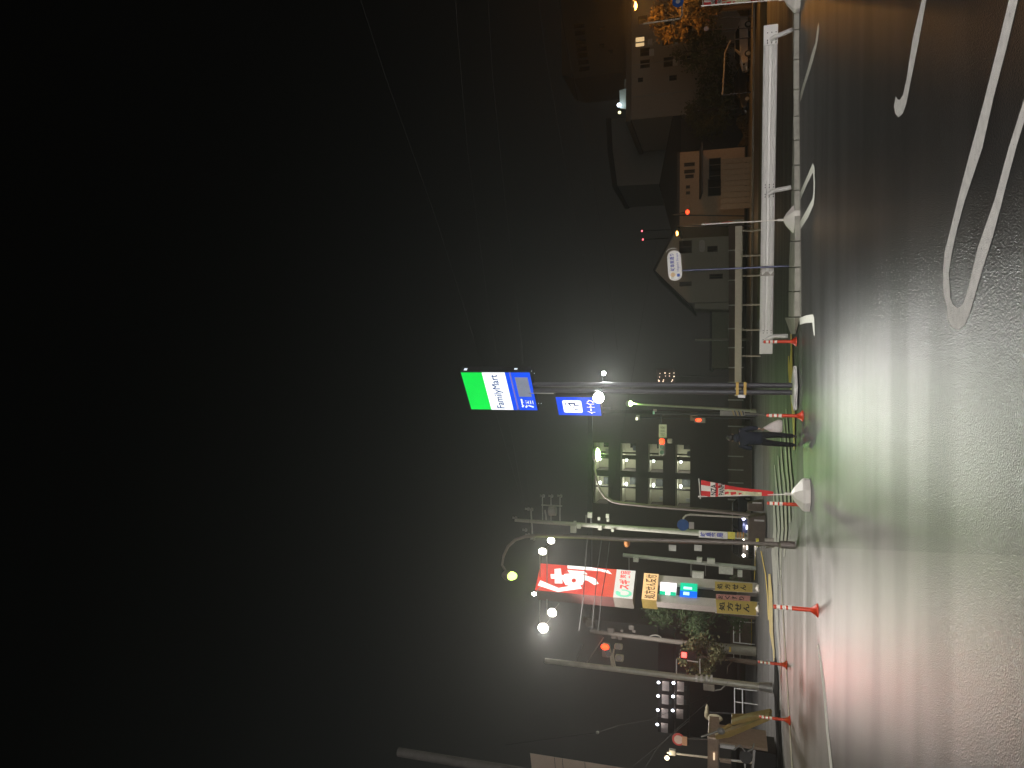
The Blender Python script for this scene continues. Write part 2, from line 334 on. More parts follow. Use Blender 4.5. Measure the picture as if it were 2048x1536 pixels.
# ------------------------------------------------------------------ delineator posts
def delineator(loc, label, tone=None):
    t = thing('delineator_post', label, 'post', loc, 'orange delineator posts along the lot edge')
    x, y, z = loc
    MB().tube([(x, y, z + .07), (x, y, z + .12), (x, y, z + .79), (x, y, z + .8)], [.055, .04, .04, .02], 14).build('post', M_org, t, True)
    MB().tube([(x, y, z), (x, y, z + .025), (x, y, z + .05), (x, y, z + .13)], [.13, .125, .09, .045], 16).build('base', M_org, t, True)
    for k in (.5, .605, .71):
        MB().tube([(x, y, z + k - .033), (x, y, z + k + .033)], .0425, 14).build('reflective_band', M_refl, t, True)
    return t
dl = [((1593, 683), 'orange post in front of the left end of the white guardrail'), ((1606, 832), 'orange post between the tall pole sign and the walking person'),
      ((1609, 1010), 'orange post partly hidden by the white base of the near banner'), ((1636, 1221), 'nearest and largest orange post, in front of the red drugstore sign'),
      ((1574, 1330), 'orange post standing before the signal pole with its base by the white edge line'), ((1580, 1441), 'leftmost orange post, in front of the yellow machine arm')]
g0 = G(*dl[0][0]); d0 = delineator(g0, dl[0][1])
for (a, b), lb in dl[1:]: dup(d0, G(a, b), lb, d0['group'])

# ------------------------------------------------------------------ white guardrail
t = thing('guardrail', 'long white steel guardrail with dark bolts along the footway behind the kerb', 'guardrail', G(1588, 383))
Yr = lambda y: 23.0 - (y - 700) / (55 - 700) * 2.0
def rp(y, z):                                   # point of the rail at picture row y and height z
    D = Yr(y); pt = at(1538, y, D); return Vector((pt.x, D, z))
zt, zb = .79, .42
sec = [(0, zb), (-.035, zb + .03), (-.05, zb + .09), (-.035, zb + .14), (.035, zb + .165), (.035, zb + .205), (-.035, zb + .24), (-.05, zb + .32), (-.035, zt - .03), (0, zt), (.012, zt), (.012, zb)]
def rail(name, y0, y1, m, par, dz=0, push=0):
    A, B = rp(y0, 0), rp(y1, 0); b = MB(); n = len(sec); vs = []
    nn = Vector((0, 1, 0))
    for q in (A, B):
        vs += [q + nn * (c[0] + push) + Vector((0, 0, c[1] + dz)) for c in sec]
    b.add(vs, [(i, (i + 1) % n, n + (i + 1) % n, n + i) for i in range(n)] + [tuple(range(n)), tuple(range(2 * n - 1, n - 1, -1))])
    return b.build(name, m, par)
rail('rail_section', 88, 384, M_white, t); rail('rail_section', 380, 673, M_white, t, push=-.008)
# flat end plates, set forward of the rail
for (ya, yb) in ((52, 92), (664, 708)):
    A, B = rp(ya, 0), rp(yb, 0)
    MB().prism([A + Vector((0, -.07, zb)), B + Vector((0, -.07, zb)), B + Vector((0, -.07, zt)), A + Vector((0, -.07, zt))], (0, .03, 0)).build('end_plate', M_white, t, bevel=.006)
for y_, lean in ((76, .12), (383, .05), (673, 0)):
    A = rp(y_, 0)
    MB().tube([A + Vector((lean, -.1, .0)), A + Vector((0, -.1, .38)), A + Vector((-.04, -.13, .5)), A + Vector((-.1, -.1, .62))], [.062, .062, .06, .05], 14).build('leg', M_white, t, True)
    for dx in (-.17, -.1, .1, .17):
        for dz in (.47, .58, .69):
            MB().tube([A + Vector((dx, -.05, dz)), A + Vector((dx, -.11, dz))], .014, 6).build('bolt', M_bolt, t)
A = rp(548, 0); MB().box(A + Vector((0, -.045, .605)), (.12, .03, .39)).build('joint_strap', mat('grimy steel', (.35, .33, .3), .6), t)
# second guardrail continuing out of the frame at the far right: white post foot
# ------------------------------------------------------------------ far beige guard rail and fence beyond the road
t = thing('far_guardrail', 'plain beige rail across the road seen under the pole sign', 'guardrail', at(1500, 610, 44))
M_beige = mat('beige steel rail', (.5, .46, .36), .5, var=.06)
A = at(1478, 452, 42); B = at(1478, 792, 45)
zA_ = at(1470.5, 610, 43.5).z; zB_ = at(1484, 610, 43.5).z
MB().prism([(A.x, A.y, zB_ + .02), (B.x, B.y, zB_ - .01), (B.x, B.y, zA_), (A.x, A.y, zA_ + .03)], (0, .08, 0)).build('rail', M_beige, t, bevel=.01)
for y_ in (462, 512, 552, 610, 660, 712, 768):
    q = at(1480, y_, 42 + (y_ - 452) / 340 * 3 + .12); MB().tube([(q.x, q.y, -.03), (q.x, q.y, zB_ + .1)], .05, 8).build('post', M_beige, t)
t = thing('panel_fence', 'low dark panel fence with thin pale posts behind the beige rail', 'fence', at(1490, 750, 60))
M_fp = mat('dark fence panel', (.10, .07, .06), .8, var=.2, scale=1); M_fpost = mat('pale fence post', (.4, .38, .36), .6)
ys = [440, 500, 560, 610, 657, 695, 735, 765, 800, 853, 913, 940, 966, 1000]
for i, y_ in enumerate(ys):
    q = at(1480, y_, 60); z1 = at(1457, y_, 60).z; z0 = at(1483, y_, 60).z - .1
    MB().box((q.x, 60, (z0 + z1) / 2), (.09, .09, z1 - z0 + .1)).build('post', M_fpost, t)
    if i < len(ys) - 1:
        q2 = at(1480, ys[i + 1], 60)
        MB().box(((q.x + q2.x) / 2, 60.02, (z0 + z1) / 2 + .03), (abs(q.x - q2.x) - .1, .03, z1 - z0 - .1)).build('panel', M_fp, t)
    
# ------------------------------------------------------------------ banners (nobori) on white water bases
M_pl = mat('white plastic base', (.75, .72, .68), .45, var=.04)
M_red = mat('red banner cloth', (.62, .03, .03), .75, emit=None, var=.1); M_wc = mat('white banner cloth', (.75, .72, .66), .8, var=.06)
M_crm = mat('cream banner print', (.7, .62, .4), .8, var=.3, scale=12); M_ink = mat('black print', .02, .8); M_grn = mat('green print', (.2, .5, .12), .8)
def base_block(t, g, s=1):
    x, y, z = g; b = MB()
    n = 8; rings = [(.36, 0), (.37, .1), (.34, .15), (.16, .3), (.05, .36)]; vs = []
    for r_, h_ in rings:
        for k in range(n):
            a = 2 * math.pi * (k + .5) / n; vs.append((x + r_ * s * math.cos(a), y + r_ * s * .8 * math.sin(a), z + h_ * s))
    fs = [(i * n + j, i * n + (j + 1) % n, (i + 1) * n + (j + 1) % n, (i + 1) * n + j) for i in range(4) for j in range(n)] + [tuple(range(n)), tuple(4 * n + k for k in range(n))]
    b.add(vs, fs).build('base', M_pl, t, bevel=.012)
    MB().tube([(x, y, z + .34 * s), (x, y, z + .5 * s)], .03, 8).build('socket', M_pl, t, True)
def banner(px_, label, D=None, top=(0, 0), flag_dir=(1, 0), w=.5, zs=(2.25, .98), taper=.35, letters=True):
    g = G(*px_); t = thing('banner', label, 'banner', g)
    base_block(t, g)
    tp = at(top[0], top[1], g.y)
    MB().tube([g + Vector((0, 0, .35)), tp], .014, 8).build('pole', M_pl, t, True)
    fd = Vector((*flag_dir, 0)).normalized()
    up = (tp - g).normalized()
    fr = Frame(g + up * 0, fd, up)
    L_ = (tp - g).length
    MB().tube([fr.p(-.06, L_ - .05), fr.p(w + .03, L_ - .02)], .01, 6).build('crossbar', M_pl, t)
    t0, t1 = L_ - .07, zs[1]
    def q(u, v): # u 0..1 across, v 0 top..1 bottom
        ww = w * (1 - taper * v ** .8); return (ww * u, t0 + (t1 - t0) * v)
    def patch(nm, m_, u0, v0, u1, v1, z):
        b = MB(); k = 10; vs = []
        for i in range(k + 1):
            v = v0 + (v1 - v0) * i / k
            for u in (u0, (u0 + u1) / 2, u1):
                a, b_ = q(u, v); wv = .018 * math.sin(v * 9 + u * 3); vs.append(fr.p(a, b_, z + wv))
        b.add(vs, [(i * 3 + j, i * 3 + j + 1, i * 3 + j + 4, i * 3 + j + 3) for i in range(k) for j in (0, 1)])
        return b.build(nm, m_, t, True)
    fl = patch('cloth', M_red, 0, 0, 1, 1, 0)
    for z_ in (.004, -.004):
        patch('print_stripe', M_wc, .38, 0, .72, .14, z_); patch('print_stripe', M_wc, 0, .13, 1, .2, z_); patch('print_stripe', M_wc, 0, .24, 1, .33, z_)
        patch('print_panel', M_crm, 0, .33, .62, .84, z_); patch('print_panel', M_grn, .3, .38, .55, .45, z_ * 1.3)
    if letters:
        for sgn, mi in ((1, False), (-1, True)):
            a = q(1, .16)[0]
            text(fr, 'NZA', M_ink, t, .04, t0 + (t1 - t0) * .215, a * .92, t0 + (t1 - t0) * .135, .03 * sgn, bold=.02, mirror=mi)
            text(fr, 'PANH', M_ink, t, .04, t0 + (t1 - t0) * .325, a * .9, t0 + (t1 - t0) * .245, .03 * sgn, bold=.02, mirror=mi)
    return t
banner((1619, 990), 'red and white advertising banner on a white base left of the walking person', top=(1396, 993), flag_dir=(.92, -.3), w=.40, zs=(0, .72), taper=.78)
banner((1598, 438), 'narrow red banner seen nearly edge-on in front of the white guardrail', top=(1403, 449), flag_dir=(.28, .96), w=.42, zs=(0, 1.05))
t = banner((1600, -6), 'red banner on a white base cut off by the right edge of the view', top=(1402, 12), flag_dir=(.6, .6), w=.5, zs=(0, .95))

# ------------------------------------------------------------------ convenience-store pole sign
gp = G(1592, 778); gp.z = 0
t = thing('pole_sign', 'lit green white and blue store sign on tall twin poles with a smaller blue sign', 'sign', gp)
fl = at(1075, 820, 20.5); frr = at(1058, 745, 19.6)
sd = Vector((frr.x - fl.x, frr.y - fl.y, 0)); SW = sd.length; sd.normalize()
SF = Frame((fl.x, fl.y, 0), sd); mid = SF.p(SW / 2, 0)
zb_, zt_ = fl.z, at(943, 820, 20.5).z
hh = zt_ - zb_
for k in (-1, 1):
    c_ = Vector((gp.x + k * .09, gp.y, 0))
    MB().tube([c_ + Vector((0, 0, .1)), c_ + Vector((0, 0, zb_ - .035))], .066, 20).build('pole', M_pole, t, True)
for zz in (at(1474.5, 778, 20).z, at(1490, 778, 20).z):
    MB().prism([(gp.x - .175, gp.y - .09, zz - .035), (gp.x + .175, gp.y - .09, zz - .035), (gp.x + .175, gp.y - .09, zz + .035), (gp.x - .175, gp.y - .09, zz + .035)], (0, .18, 0)).build('yellow_tape', mat('yellow tape', (.6, .36, .03), .5), t)
MB().box((gp.x - .2, gp.y - .05, at(1483, 790, 20).z), (.08, .1, .18)).build('junction_box', M_white, t)
MB().prism([(gp.x - .55, gp.y - .35, 0), (gp.x + .05, gp.y - .62, 0), (gp.x + .6, gp.y - .25, 0), (gp.x + .2, gp.y + .4, 0), (gp.x - .35, gp.y + .35, 0)], (0, 0, .09)).build('footing', mat('white painted footing', (.85, .84, .8), .6), t, bevel=.03)
M_sw = emis('lit white sign face', (.95, .98, 1), 1.15); M_sg = emis('lit green sign face', (.004, .85, .08), 1.0, .08); M_sb = emis('lit blue sign face', (.0, .085, 1.), 1.0, .08)
M_sgry = mat('grey display panel', (.18, .2, .26), .35, emit=(.3, .33, .42), es=.55); M_ltr = mat('blue sign lettering', (.01, .04, .2), .5, emit=(.02, .12, .38), es=.4)
M_sb2 = emis('lit light-blue sign face', (.02, .2, 1.), 1.0)
th = .24
SF.slab('cabinet', M_dark, t, -.03, zb_ - .03, SW + .03, zt_ + .03, -th, -.01, bevel=.01)
def sf(a, b): return zt_ - hh * b
G1, G2, G3, G4 = 0, .385, .68, .745
SF.slab('green_band', M_sg, t, 0, sf(0, .31), SW, sf(0, 0), 0, .012)
SF.slab('white_band', M_sw, t, 0, sf(0, .645), SW, sf(0, .31), 0, .012)
SF.slab('blue_band', M_sb, t, 0, sf(0, .705), SW, sf(0, .645), 0, .012)
SF.slab('gap_strip', mat('sign gap', (.1, .12, .3), .5, emit=(.25, .2, .6), es=.6), t, 0, sf(0, .73), SW, sf(0, .705), -.01, .004)
SF.slab('lower_panel', M_sb, t, 0, sf(0, 1.0), SW, sf(0, .73), 0, .012)
SF.slab('display', M_sgry, t, SW * .37, sf(0, .96), SW * .88, sf(0, .775), .012, .02)
text(SF, '酒', M_sw, t, SW * .07, sf(0, .965), SW * .31, sf(0, .78), .022, bold=.03)
for k_, (a_, b_) in enumerate(((0, 0), (.008, 0), (.004, .007))): text(SF, 'FamilyMart', M_ltr, t, SW * .05 + a_, sf(0, .56) + b_, SW * .95 + a_, sf(0, .415) + b_, .022 + k_ * .003)

for zz, n_ in ((zt_ - .12, 3), (zb_ + .42, 2)):          # ventilation slots in the cabinet's end
    for k in range(n_):
        p_ = SF.p(SW + .035, zz, -th * .45) + SF.n * (k * .035 - .03)
        MB().box(p_, (.02, .02, .09)).build('vent_slot', emis('slot and glint glow', (.8, .9, 1), .8), t)
for a_, b_ in ((.12, -.02), (.12, .06), (.92, -.0), (.98, .07)):
    MB().ball(SF.p(SW * a_, zb_ - .1 + b_, -.1), .014, 6, 4).build('rivet_glint', emis('slot and glint glow', (.8, .9, 1), .8), t)  # bright glints on the rivets, put in as emission
l2 = at(1203, 831, 20.35); r2 = at(1196, 795, 19.92)
d2 = Vector((r2.x - l2.x, r2.y - l2.y, 0)); w2 = d2.length; B2 = Frame((l2.x, l2.y, 0), d2)
z0, z1 = l2.z, at(1118, 831, 20.35).z; h2 = z1 - z0
sub = B2.slab('small_sign', M_dark, t, -.02, z0 - .02, w2 + .02, z1 + .02, -.16, -.008, bevel=.008)
B2.slab('blue_face', emis('lit blue small sign', (.0, .075, .95), 1, .08), sub, 0, z0, w2, z1, 0, .01)
def rr(x0, y0, x1, y1, r, n=5):
    o = []
    for cx, cy, a in ((x1 - r, y0 + r, -90), (x1 - r, y1 - r, 0), (x0 + r, y1 - r, 90), (x0 + r, y0 + r, 180)):
        for k in range(n + 1):
            b = R(a + 90 * k / n); o.append((cx + r * math.cos(b), cy + r * math.sin(b)))
    return o
B2.poly('pictogram_board', M_sw, sub, rr(w2 * .16, z0 + h2 * .42, w2 * .84, z0 + h2 * .86, .05), .012, .018)
pi_ = lambda u, v: (w2 * (.16 + .68 * u), z0 + h2 * (.42 + .44 * v))
M_pic = mat('dark pictogram', (.02, .03, .12), .5, emit=(.02, .03, .2), es=.5)
def circ(c, r, n=10): return [(c[0] + r * math.cos(2 * math.pi * k / n), c[1] + r * math.sin(2 * math.pi * k / n)) for k in range(n)]
B2.poly('pictogram', M_pic, sub, circ(pi_(.72, .84), .028), .02, .024)
for pl in ([(.78, .74), (.84, .64), (.82, .36), (.74, .36), (.72, .55)], [(.78, .72), (.52, .6), (.5, .55), (.76, .62)], [(.8, .42), (.8, .33), (.58, .34), (.58, .42)], [(.66, .38), (.58, .38), (.56, .14), (.63, .14)],
           [(.36, .5), (.44, .5), (.44, .42), (.36, .42)], [(.18, .38), (.36, .38), (.36, .34), (.18, .34)], [(.25, .34), (.3, .34), (.3, .2), (.25, .2)]):
    B2.poly('pictogram', M_pic, sub, [pi_(*q_) for q_ in pl], .02, .024)
text(B2, 'イートイン', M_sw, sub, w2 * .12, z0 + h2 * .13, w2 * .88, z0 + h2 * .31, .02, bold=.035)
MB().tube([Vector((gp.x - .1, gp.y, (z0 + z1) / 2)), B2.p(w2 * .6, (z0 + z1) / 2, -.1)], .03, 8).build('bracket', M_pole, t)
MB().tube([Vector((gp.x - .17, gp.y - .05, z1 + .05)), Vector((gp.x - .17, gp.y - .05, zb_ + .1))], .012, 6).build('conduit', M_galv, t)
# floodlights on the poles
def flood(px_, D, label, power, col, es, r, aim, cone=160):
    p_ = at(px_[0], px_[1], D)
    f = thing('floodlight', label, 'lamp', p_, 'floodlights on the store sign poles')
    d_ = Vector(aim).normalized(); 
    MB().tube([p_ - d_ * .22, p_ - d_ * .12, p_ - d_ * .02, p_], [r * .5, r * .9, r * 1.05, r * 1.05], 16).build('housing', M_dark, f, True)
    MB().tube([p_ + d_ * .002, p_ + d_ * .03], [r, r * .96], 20).build('lens', emis('floodlight lens %d' % es, col, es), f, True)
    MB().tube([p_ - d_ * .1, Vector((gp.x, gp.y, p_.z - .05))], .018, 6).build('bracket', M_dark, f)
    lo = lamp(f, p_ + d_ * .12, power, col, r, spot=(Vector(aim) + Vector((0, 0, .3)), R(cone)))
    lo.data.spot_blend = .9
flood((1197, 795), 19.7, 'bright white floodlight at the lower corner of the small blue sign', 1600, (1, .97, .9), 60, .15, (.02, -.9, -.55))
flood((1207, 747), 20.3, 'smaller white floodlight on the right side of the sign poles', 350, (.95, 1, .95), 30, .06, (.2, -.9, -.45))

# ------------------------------------------------------------------ oval street-name sign
gs = G(1580, 532)
t = thing('street_name_sign', 'white oval street name sign with blue lettering on a thin dark pole', 'sign', gs)
D = 22.2
tp = at(1363, 541, D)
MB().tube([gs, (gs.x + (tp.x - gs.x) * .3, D, tp.z * .35), (tp.x, D, tp.z + .35)], .03, 10).build('pole', mat('dark blue painted pole', (.06, .07, .14), .3, .3), t, True)
A = at(1365, 560, D - .1); B = at(1361, 500, D - .1)
SFr = Frame((A.x, D - .1, A.z), (B.x - A.x, 0, B.z - A.z), (.0, 0, 1)); w_ = (B - A).length; h_ = .40
SFr.u = SFr.n.cross(SFr.r).normalized()
M_ow = mat('white oval sign board', (.85, .84, .84), .45, emit=(.8, .8, 1), es=.05, var=.03); M_bl = mat('blue sign print', (.12, .14, .5), .6)
SFr.poly('board', M_ow, t, rr(0, 0, w_, h_, h_ / 2 - .01, 8), 0, .03)
text(SFr, '岐阜東通り', M_bl, t, w_ * .33, h_ * .5, w_ * .9, h_ * .82, .034, bold=.02)
text(SFr, 'Higashi Street', M_bl, t, w_ * .3, h_ * .16, w_ * .9, h_ * .36, .034)
SFr.poly('route_mark', mat('bright blue print', (.03, .12, .6), .5), t, rr(w_ * .12, h_ * .16, w_ * .22, h_ * .36, .02), .031, .034)
SFr.poly('orange_mark', mat('pale orange print', (.85, .6, .35), .6), t, circ((w_ * .2, h_ * .66), .07, 12), .031, .034)
pts = [SFr.p(w_ * .98 + .1 * math.sin(a), h_ * .55 + .2 * math.cos(a), -.03) for a in [k * math.pi / 10 for k in range(8)]]
MB().tube(pts, .008, 6).build('rim', M_white, t)

# ------------------------------------------------------------------ person
def skin(name, joints, edges, m_, parent, sub=2):
    me = bpy.data.meshes.new(name); me.from_pydata([j[0] for j in joints], edges, []); o = bpy.data.objects.new(name, me); C.objects.link(o)
    md = o.modifiers.new('s', 'SKIN')
    for i, j in enumerate(joints):
        r_ = j[1]; me.skin_vertices[0].data[i].radius = r_ if isinstance(r_, tuple) else (r_, r_)
    me.skin_vertices[0].data[0].use_root = True
    md.use_smooth_shade = True
    s2 = o.modifiers.new('b', 'SUBSURF'); s2.levels = s2.render_levels = sub
    dg = bpy.context.evaluated_depsgraph_get(); nm = bpy.data.meshes.new_from_object(o.evaluated_get(dg)); bpy.data.objects.remove(o)
    nm.materials.clear(); nm.materials.append(m_); nm.name = name
    for p_ in nm.polygons: p_.use_smooth = True
    o = bpy.data.objects.new(name, nm); C.objects.link(o); o.parent = parent
    return o
pg = G(1594, 879)
t = thing('person', 'person in navy jacket and black trousers walking away, white bag in right hand', 'person', pg)
M_skin = mat('skin', (.45, .28, .2), .6); M_navy = mat('navy jacket cloth', (.010, .013, .026), .85, var=.25, scale=5, bump=.4, bscale=9); M_blk = mat('black trousers cloth', (.012, .012, .016), .9, bump=.3, bscale=10)
M_hair = mat('black hair', (.012, .01, .01), .5, bump=.6, bscale=60); M_shoe = mat('dark shoe', (.03, .03, .035), .6)
# +x right, +y away, walking away, left foot forward
hipL, hipR = (-.09, 0, .88), (.09, 0, .88)
body = [((0, 0, .9), .10), ((0, .02, 1.12), .10), ((0, .045, 1.34), (.13, .09)), ((0, .07, 1.42), .055), ((0, .10, 1.5), .05), ((0, .125, 1.56), .07), ((0, .13, 1.62), .07),
        ((-.1, 0, .86), .075), ((-.12, .06, .48), .05), ((-.14, -.02, .09), .035), ((-.14, .1, .04), .03),
        ((.1, 0, .86), .075), ((.10, -.01, .48), .05), ((.085, -.1, .1), .035), ((.085, .02, .04), .03),
        ((-.19, .05, 1.36), .05), ((-.25, .06, 1.1), .038), ((-.21, .22, 1.14), .028),
        ((.19, .05, 1.36), .05), ((.24, .03, 1.1), .038), ((.25, .06, .86), .026)]
ed = [(0, 1), (1, 2), (2, 3), (3, 4), (4, 5), (5, 6), (0, 7), (7, 8), (8, 9), (9, 10), (0, 11), (11, 12), (12, 13), (13, 14), (2, 15), (15, 16), (16, 17), (2, 18), (18, 19), (19, 20)]
skin('body', body, ed, M_skin, t)
jk = [((0, 0, .80), (.17, .13)), ((0, 0, .88), (.185, .14)), ((0, .0, .98), (.185, .145)), ((0, .02, 1.15), (.18, .14)), ((0, .04, 1.3), (.19, .135)), ((0, .065, 1.4), (.13, .11)),
      ((-.2, .05, 1.35), .085), ((-.265, .05, 1.1), .07), ((-.23, .19, 1.12), .052), ((.2, .05, 1.35), .085), ((.265, .03, 1.1), .07), ((.262, .05, .92), .052)]
skin('jacket', jk, [(0, 1), (1, 2), (2, 3), (3, 4), (4, 5), (4, 6), (6, 7), (7, 8), (4, 9), (9, 10), (10, 11)], M_navy, t)
skin('hood', [((0, -.03, 1.37), (.14, .09)), ((0, .0, 1.46), (.115, .09)), ((0, .03, 1.53), (.10, .075))], [(0, 1), (1, 2)], M_navy, t)
skin('trousers', [((0, .0, .9), (.14, .11)), ((-.095, .0, .8), .095), ((-.125, .055, .48), .072), ((-.142, -.01, .06), .06), ((.095, 0, .8), .095), ((.1, -.01, .48), .072), ((.088, -.09, .07), .06)],
     [(0, 1), (1, 2), (2, 3), (0, 4), (4, 5), (5, 6)], M_blk, t)
for s_, y_ in ((-.142, .03), (.088, -.05)):
    skin('shoe', [((s_, y_ - .07, .05), .045), ((s_, y_ + .04, .045), .045), ((s_, y_ + .15, .03), .032)], [(0, 1), (1, 2)], M_shoe, t, 1)
hm = MB().ball((pg.x, pg.y + .115, pg.z + 1.6), (.088, .1, .105), 20, 14).build('hair', M_hair, t, True)
for sx in (-1, 1): MB().ball((pg.x + sx * .085, pg.y + .14, pg.z + 1.56), (.014, .022, .032), 8, 6).build('ear', M_skin, t, True)
MB().ball((pg.x, pg.y + .225, pg.z + 1.555), (.014, .022, .022), 8, 6).build('nose', M_skin, t, True)
for sx in (-1, 1): MB().ball((pg.x + sx * .03, pg.y + .205, pg.z + 1.585), (.012, .008, .008), 8, 6).build('eye', M_white, t, True)
MB().ball((pg.x, pg.y + .2, pg.z + 1.515), (.025, .01, .007), 8, 6).build('mouth', mat('lips', (.3, .1, .09), .6), t, True)
for hx, hy, hz, sg in ((.25, .06, .86, 1), (-.21, .22, 1.14, -1)):            # fingers
    for k in range(4):
        bx_ = hx + (k - 1.5) * .0; fy = hy + (k - 1.5) * .019
        ln = (.07, .08, .078, .062)[k]
        if sg > 0: pts = [(hx, fy, hz - .03), (hx + .01, fy, hz - .03 - ln * .5), (hx - .012, fy, hz - .03 - ln * .8), (hx - .03, fy, hz - .02 - ln * .7)]
        else: pts = [(hx + (k - 1.5) * .019, hy + .02, hz), (hx + (k - 1.5) * .019, hy + .02 + ln * .6, hz + .01), (hx + (k - 1.5) * .019, hy + .02 + ln, hz - .01)]
        MB().tube([Vector(q_) + pg for q_ in pts], [.0095, .009, .0085, .007][:len(pts)], 8).build('finger', M_skin, t, True)
    MB().tube([Vector(q_) + pg for q_ in ([(hx - .02, hy + .02, hz - .0), (hx - .04, hy + .04, hz - .04), (hx - .03, hy + .03, hz - .065)] if sg > 0 else [(hx + .03, hy, hz), (hx + .05, hy + .04, hz + .015), (hx + .045, hy + .07, hz + .01)])], [.012, .011, .008], 8).build('thumb', M_skin, t, True)
bgp = pg + Vector((.27, .06, 0))
bag = MB(); vs = []
prof = [(.80, .02, .02), (.74, .05, .035), (.66, .10, .05), (.55, .15, .07), (.46, .17, .08), (.38, .165, .075), (.345, .13, .05)]
for z_, rx, ry in prof:
    for k in range(20):
        a = 2 * math.pi * k / 20; wv = 1 + .1 * noise.noise(Vector((math.cos(a) * 2, math.sin(a) * 2, z_ * 6)))
        vs.append(bgp + Vector((rx * math.cos(a) * wv + (.8 - z_) * .12, ry * math.sin(a) * wv, z_)))
bag.add(vs, [(i * 20 + j, i * 20 + (j + 1) % 20, (i + 1) * 20 + (j + 1) % 20, (i + 1) * 20 + j) for i in range(6) for j in range(20)] + [tuple(range(20)), tuple(120 + k for k in range(20))])
bo = bag.build('shopping_bag', mat('white plastic bag', (.72, .66, .64), .45, var=.1, scale=10, bump=.8, bscale=14), None, True)
tag(bo, 'white plastic shopping bag hanging from the walking person', 'bag')

# ------------------------------------------------------------------ street lamps
def arc(p0, p1, bulge, n=12):
    return None
def street_lamp(name, label, foot, pts, rad, head, lampcol, es, power, m_, grp='street lamps', hr=(.3, .14, .09), tilt=0, lr=.14, free=False):
    t = thing(name, label, 'street lamp', foot, grp)
    n = len(pts)
    MB().tube(pts, [rad * (1 - .5 * i / (n - 1)) for i in range(n)], 12).build('pole', m_, t, True)
    MB().tube([foot, foot + Vector((0, 0, .35)), foot + Vector((0, 0, .38))], [rad * 1.5, rad * 1.5, rad], 12).build('pole_foot', m_, t, True)
    d_ = (Vector(pts[-1]) - Vector(pts[-2])).normalized(); hd = Vector(head)
    MB().ball(hd + Vector((0, 0, .05)), (hr[0] * 1.15, hr[1] * 1.1, hr[2] * 1.1), 14, 8).build('lamp_head', m_, t, True)
    MB().ball(hd - Vector((0, .02, .03)), hr, 14, 8).build('lamp_glass', emis('lamp glow %s' % name + str(round(lampcol[0], 2)), lampcol, es), t, True)
    if power: lamp(t, hd - Vector((0, .1, hr[2] + .1)), power, lampcol, lr, spot=None if free else ((0, -.35, -1), R(150)))
    return t
# near curved lamp
D = 20.4; g1 = G(1590, 1091)
tt = [at(1500, 1086, D), at(1400, 1083, D), at(1250, 1079, D), at(1150, 1073, D), at(1075, 1071, D), at(1050, 1073, D), at(1030, 1080, D), at(1016, 1093, D), at(1007, 1112, D), at(1004, 1130, D), at(1012, 1143, D)]
sl = street_lamp('street_lamp', 'nearest street lamp with tall curved arm and yellow-green light, left of the pole sign', g1, [g1] + tt, .066, at(1020, 1151, D), (.7, 1, .2), 3.2, 260, M_brown, hr=(.13, .13, .19))
for xx in (1396, 1345):
    q_ = at(xx, 1096, D); MB().box(q_, (.16, .03, .2)).build('notice_plate', mat('pale plate', (.55, .55, .5), .6), sl)
MB().tube([at(1548, 1086, D) , at(1530, 1086, D)], .13, 14).build('collar', mat('pale collar', (.5, .47, .42), .5), sl, True)
MB().tube([at(1518, 1085, D), at(1512, 1085, D)], .11, 14).build('yellow_band', mat('yellow band', (.65, .6, .08), .5), sl, True)
# lamp farther off with arm curving right
D = 44; g2 = G(1516, 1032); g2 = Vector((at(1500, 1030, D).x, D, 0))
tt = [at(1420, 1021, D), at(1300, 1012, D), at(1240, 1006, D), at(1225, 1003, D), at(1210, 994, D), at(1200, 980, D), at(1194, 960, D), at(1190, 940, D), at(1190, 925, D)]
p4 = street_lamp('street_lamp', 'green-glowing street lamp whose arm curves over beside the lit stairwells', g2, [g2] + tt, .11, at(1193, 909, D), (.62, 1, .33), 22, 330, M_brown, hr=(.42, .2, .2), free=True)
lamp(p4, at(1193, 909, D) - Vector((0, .6, .2)), 480, (.3, 1, .1), .3, spot=((.15, -1, -.24), R(70)))  # extra spot, added to put the green reflection on the lot
D = 50; g3 = Vector((at(1500, 822, D).x, D, 0))
street_lamp('street_lamp', 'slim street lamp with a small round green light just left of the pole sign', g3, [g3, at(1400, 815, D), at(1280, 809, D), at(1262, 807, D)], .1, at(1259, 807, D), (.5, 1, .3), 20, 160, mat('pale green grey pole', (.38, .4, .3), .5, .2), hr=(.19, .16, .19), free=True)
# sodium lamps on the right
D = 58; g4 = Vector((at(1500, -20, D).x, D, 0))
street_lamp('street_lamp', 'orange sodium street lamp at the right edge above the autumn tree', g4, [g4, at(1300, -16, D), at(1268, -10, D), at(1266, 4, D)], .11, at(1270, 12, D), (1, .42, .08), 14, 1500, M_galv, hr=(.34, .18, .12), lr=.3, free=True)
D = 62; g5 = Vector((at(1495, 452, D).x, D, 0))
street_lamp('street_lamp', 'small orange sodium lamp in front of the gabled house', g5, [g5, at(1400, 452, D), at(1355, 452, D), at(1352, 460, D)], .08, at(1353, 467, D), (1, .62, .3), 20, 300, M_dark, hr=(.2, .13, .11), lr=.2)

